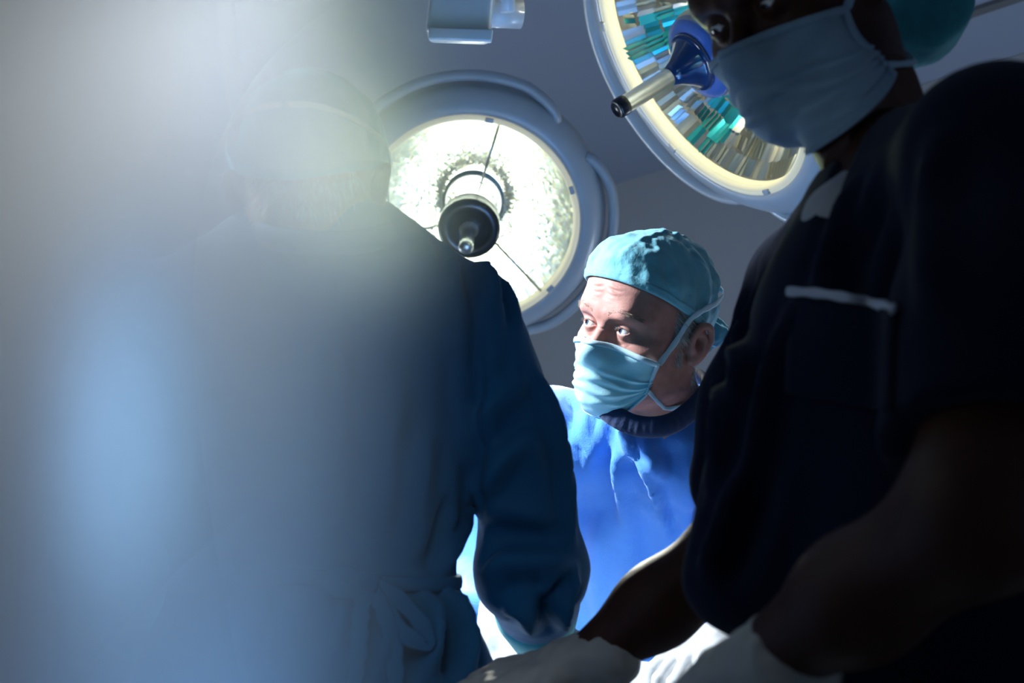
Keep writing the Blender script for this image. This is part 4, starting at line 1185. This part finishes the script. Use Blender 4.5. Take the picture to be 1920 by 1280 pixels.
# drape over the patient: a cloth surface with a mound, hanging a little over both long sides
nu, nv = 150, 46; v = []
def ground(x, y):
    m = .115*math.exp(-((y-2.06)/.13)**2)*(1/(1+math.exp((abs(x-.1)-.70)*12)))
    m += .02*math.exp(-((x-.12)/.16)**2-((y-2.04)/.1)**2)
    return .972+m
for i in range(nu):
    x = TX0-.02+(TX1-TX0+.04)*i/(nu-1)
    for j in range(nv):
        t = j/(nv-1)*1.5-.25
        y = TY0+(TY1-TY0)*min(max(t, 0), 1); z = ground(x, y)
        if t < 0: y -= .006+.004*math.sin(x*40); z += t*.9
        if t > 1: y += .006+.004*math.sin(x*37+1); z -= (t-1)*.9
        z += .003*math.sin(x*31+y*17)+.002*math.sin(x*67-y*43)
        v.append((x, y, z))
dr = link('surgical_drape', v, grid_faces(nu, nv), M['drape_white'], None, origin=(0, 2.06, .97)); solid(dr, .0015, 1)
tag(dr, 'white drape spread over the operating table under the gloved hands', 'drape')
def towel(name, c, ex, ey, hgt, m, label, yaw=0, layers=3):
    R = np.array([[math.cos(yaw), -math.sin(yaw), 0], [math.sin(yaw), math.cos(yaw), 0], [0, 0, 1.]]); mb = MB()
    for k in range(layers):
        n1, n2 = 22, 12; vs = []
        z0 = hgt*k/layers
        for s in (0, 1):
            for i in range(n1):
                for j in range(n2):
                    x = (i/(n1-1)*2-1)*ex*(1-.02*k); y = (j/(n2-1)*2-1)*ey*(1-.03*k)
                    e = 1-max(abs(x)/ex, abs(y)/ey)**8*.6
                    vs.append(np.asarray(c)+R@np.array([x, y, z0+(hgt/layers*.92 if s else 0)*e+.002*math.sin(x*60+k)+.0015*math.sin(y*90+k)]))
        F1 = [q[::-1] for q in grid_faces(n1, n2)]; n = n1*n2; F2 = [tuple(a+n for a in q) for q in grid_faces(n1, n2)]
        rim_ = [i*n2 for i in range(n1)]+[(n1-1)*n2+j for j in range(1, n2)]+[i*n2+n2-1 for i in range(n1-2, -1, -1)]+[j for j in range(n2-2, 0, -1)]
        F3 = [(rim_[i], rim_[(i+1) % len(rim_)], rim_[(i+1) % len(rim_)]+n, rim_[i]+n) for i in range(len(rim_))]
        mb.add(vs, F1+F2+F3)
    o = mb.link(name, m, None, origin=c); tag(o, label, 'towel'); return o
tc = P(925, 1232, 1.92); tc[2] = ground(tc[0], tc[1])+.014
towel('folded_towel', tc, .045, .02, .014, M['towel_teal'], 'folded pale teal towel on the drape beside the dark gown', -.35)
tb = P(1200, 1246, 1.87); tb[2] = ground(tb[0], tb[1])+.014
towel('gauze_pad', tb, .05, .028, .018, M['drape_white'], 'folded white gauze pad on the drape below the blue gown', .25)
# forceps
fc = P(1212, 1256, 1.82); fc[2] = ground(fc[0], fc[1])+.020
fr = thing('forceps', 'small steel forceps lying on the white gauze', 'surgical instrument', fc)
for s in (1, -1):
    MB().tube([fc+[-.055, 0, 0], fc+[-.02, s*.002, .001], fc+[.0, s*.003, .0], fc+[.04, s*.007, 0]], [.0012, .002, .0026, .002], 8).link('shank', M['steel'], fr)
    MB().tube([fc+np.array([.050+.010*math.cos(a), s*.012+.010*math.sin(a), 0]) for a in np.linspace(0, 2*PI, 18, endpoint=False)], .0018, 8, closed=True).link('finger_ring', M['steel'], fr)
MB().tube([fc+[0, 0, -.003], fc+[0, 0, .004]], .0034, 12).link('pivot', M['steel'], fr)

# ------------------------------------------------------------------ scattering volume on the left, added to stand in for lens flare
hm = bpy.data.materials.new('flare_haze'); hm.use_nodes = True; nt = hm.node_tree; nt.nodes.remove(nt.nodes['Principled BSDF'])
vs_ = nt.nodes.new('ShaderNodeVolumeScatter'); vs_.inputs['Color'].default_value = (.92, .95, 1, 1); vs_.inputs['Anisotropy'].default_value = .1
nt.links.new(vs_.outputs[0], nt.nodes['Material Output'].inputs['Volume'])
tcn = nt.nodes.new('ShaderNodeTexCoord'); sp = nt.nodes.new('ShaderNodeSeparateXYZ'); nt.links.new(tcn.outputs['Object'], sp.inputs[0])
def mr(src, a, b, c, d, smooth=True):
    n = nt.nodes.new('ShaderNodeMapRange'); n.interpolation_type = 'SMOOTHERSTEP' if smooth else 'LINEAR'
    for k, x in zip(('From Min', 'From Max', 'To Min', 'To Max'), (a, b, c, d)): n.inputs[k].default_value = x
    nt.links.new(src, n.inputs['Value']); return n.outputs['Result']
def mth(op, a, b):
    n = nt.nodes.new('ShaderNodeMath'); n.operation = op
    for i, x in enumerate((a, b)):
        if isinstance(x, (int, float)): n.inputs[i].default_value = x
        else: nt.links.new(x, n.inputs[i])
    return n.outputs[0]
HX, HY, HZ = -.45, .90, 1.60
fall = mr(sp.outputs['X'], .03, .45, 1.0, 0.0)
near = mr(sp.outputs['Y'], -.34, -.08, 0.0, 1.0)
HD = 5.2
def blob(cx, cy, cz_, rx, ry, rz, amp):
    s = None
    for k, c, rr_ in (('X', cx-HX, rx), ('Y', cy-HY, ry), ('Z', cz_-HZ, rz)):
        e = mth('POWER', mth('ABSOLUTE', mth('DIVIDE', mth('SUBTRACT', sp.outputs[k], float(c)), rr_), 0), 2)
        s = e if s is None else mth('ADD', s, e)
    return mth('MULTIPLY', mth('EXPONENT', mth('MULTIPLY', s, -1), 0), amp)
b1 = P(262, 820, .55); b2 = P(665, 370, 0.98)  # dense spots shaped to imitate the blue streak and green flare
low = mr(sp.outputs['Z'], -.50, .10, .62, 1.0)
dens = mth('ADD', mth('MULTIPLY', mth('MULTIPLY', mth('MULTIPLY', fall, low), near), HD), mth('ADD', blob(*b1, .020, .05, .062, 17.0), blob(*b2, .050, .10, .055, 5.5)))
nt.links.new(dens, vs_.inputs['Density'])
hz = MB().box((HX, HY, HZ), (.49, .54, .60)).link('flare_haze', hm, None, smooth=False, origin=(HX, HY, HZ))
tag(hz, 'added pale veil standing in for flare in front of the gowned back', 'flare_haze', kind='stuff')
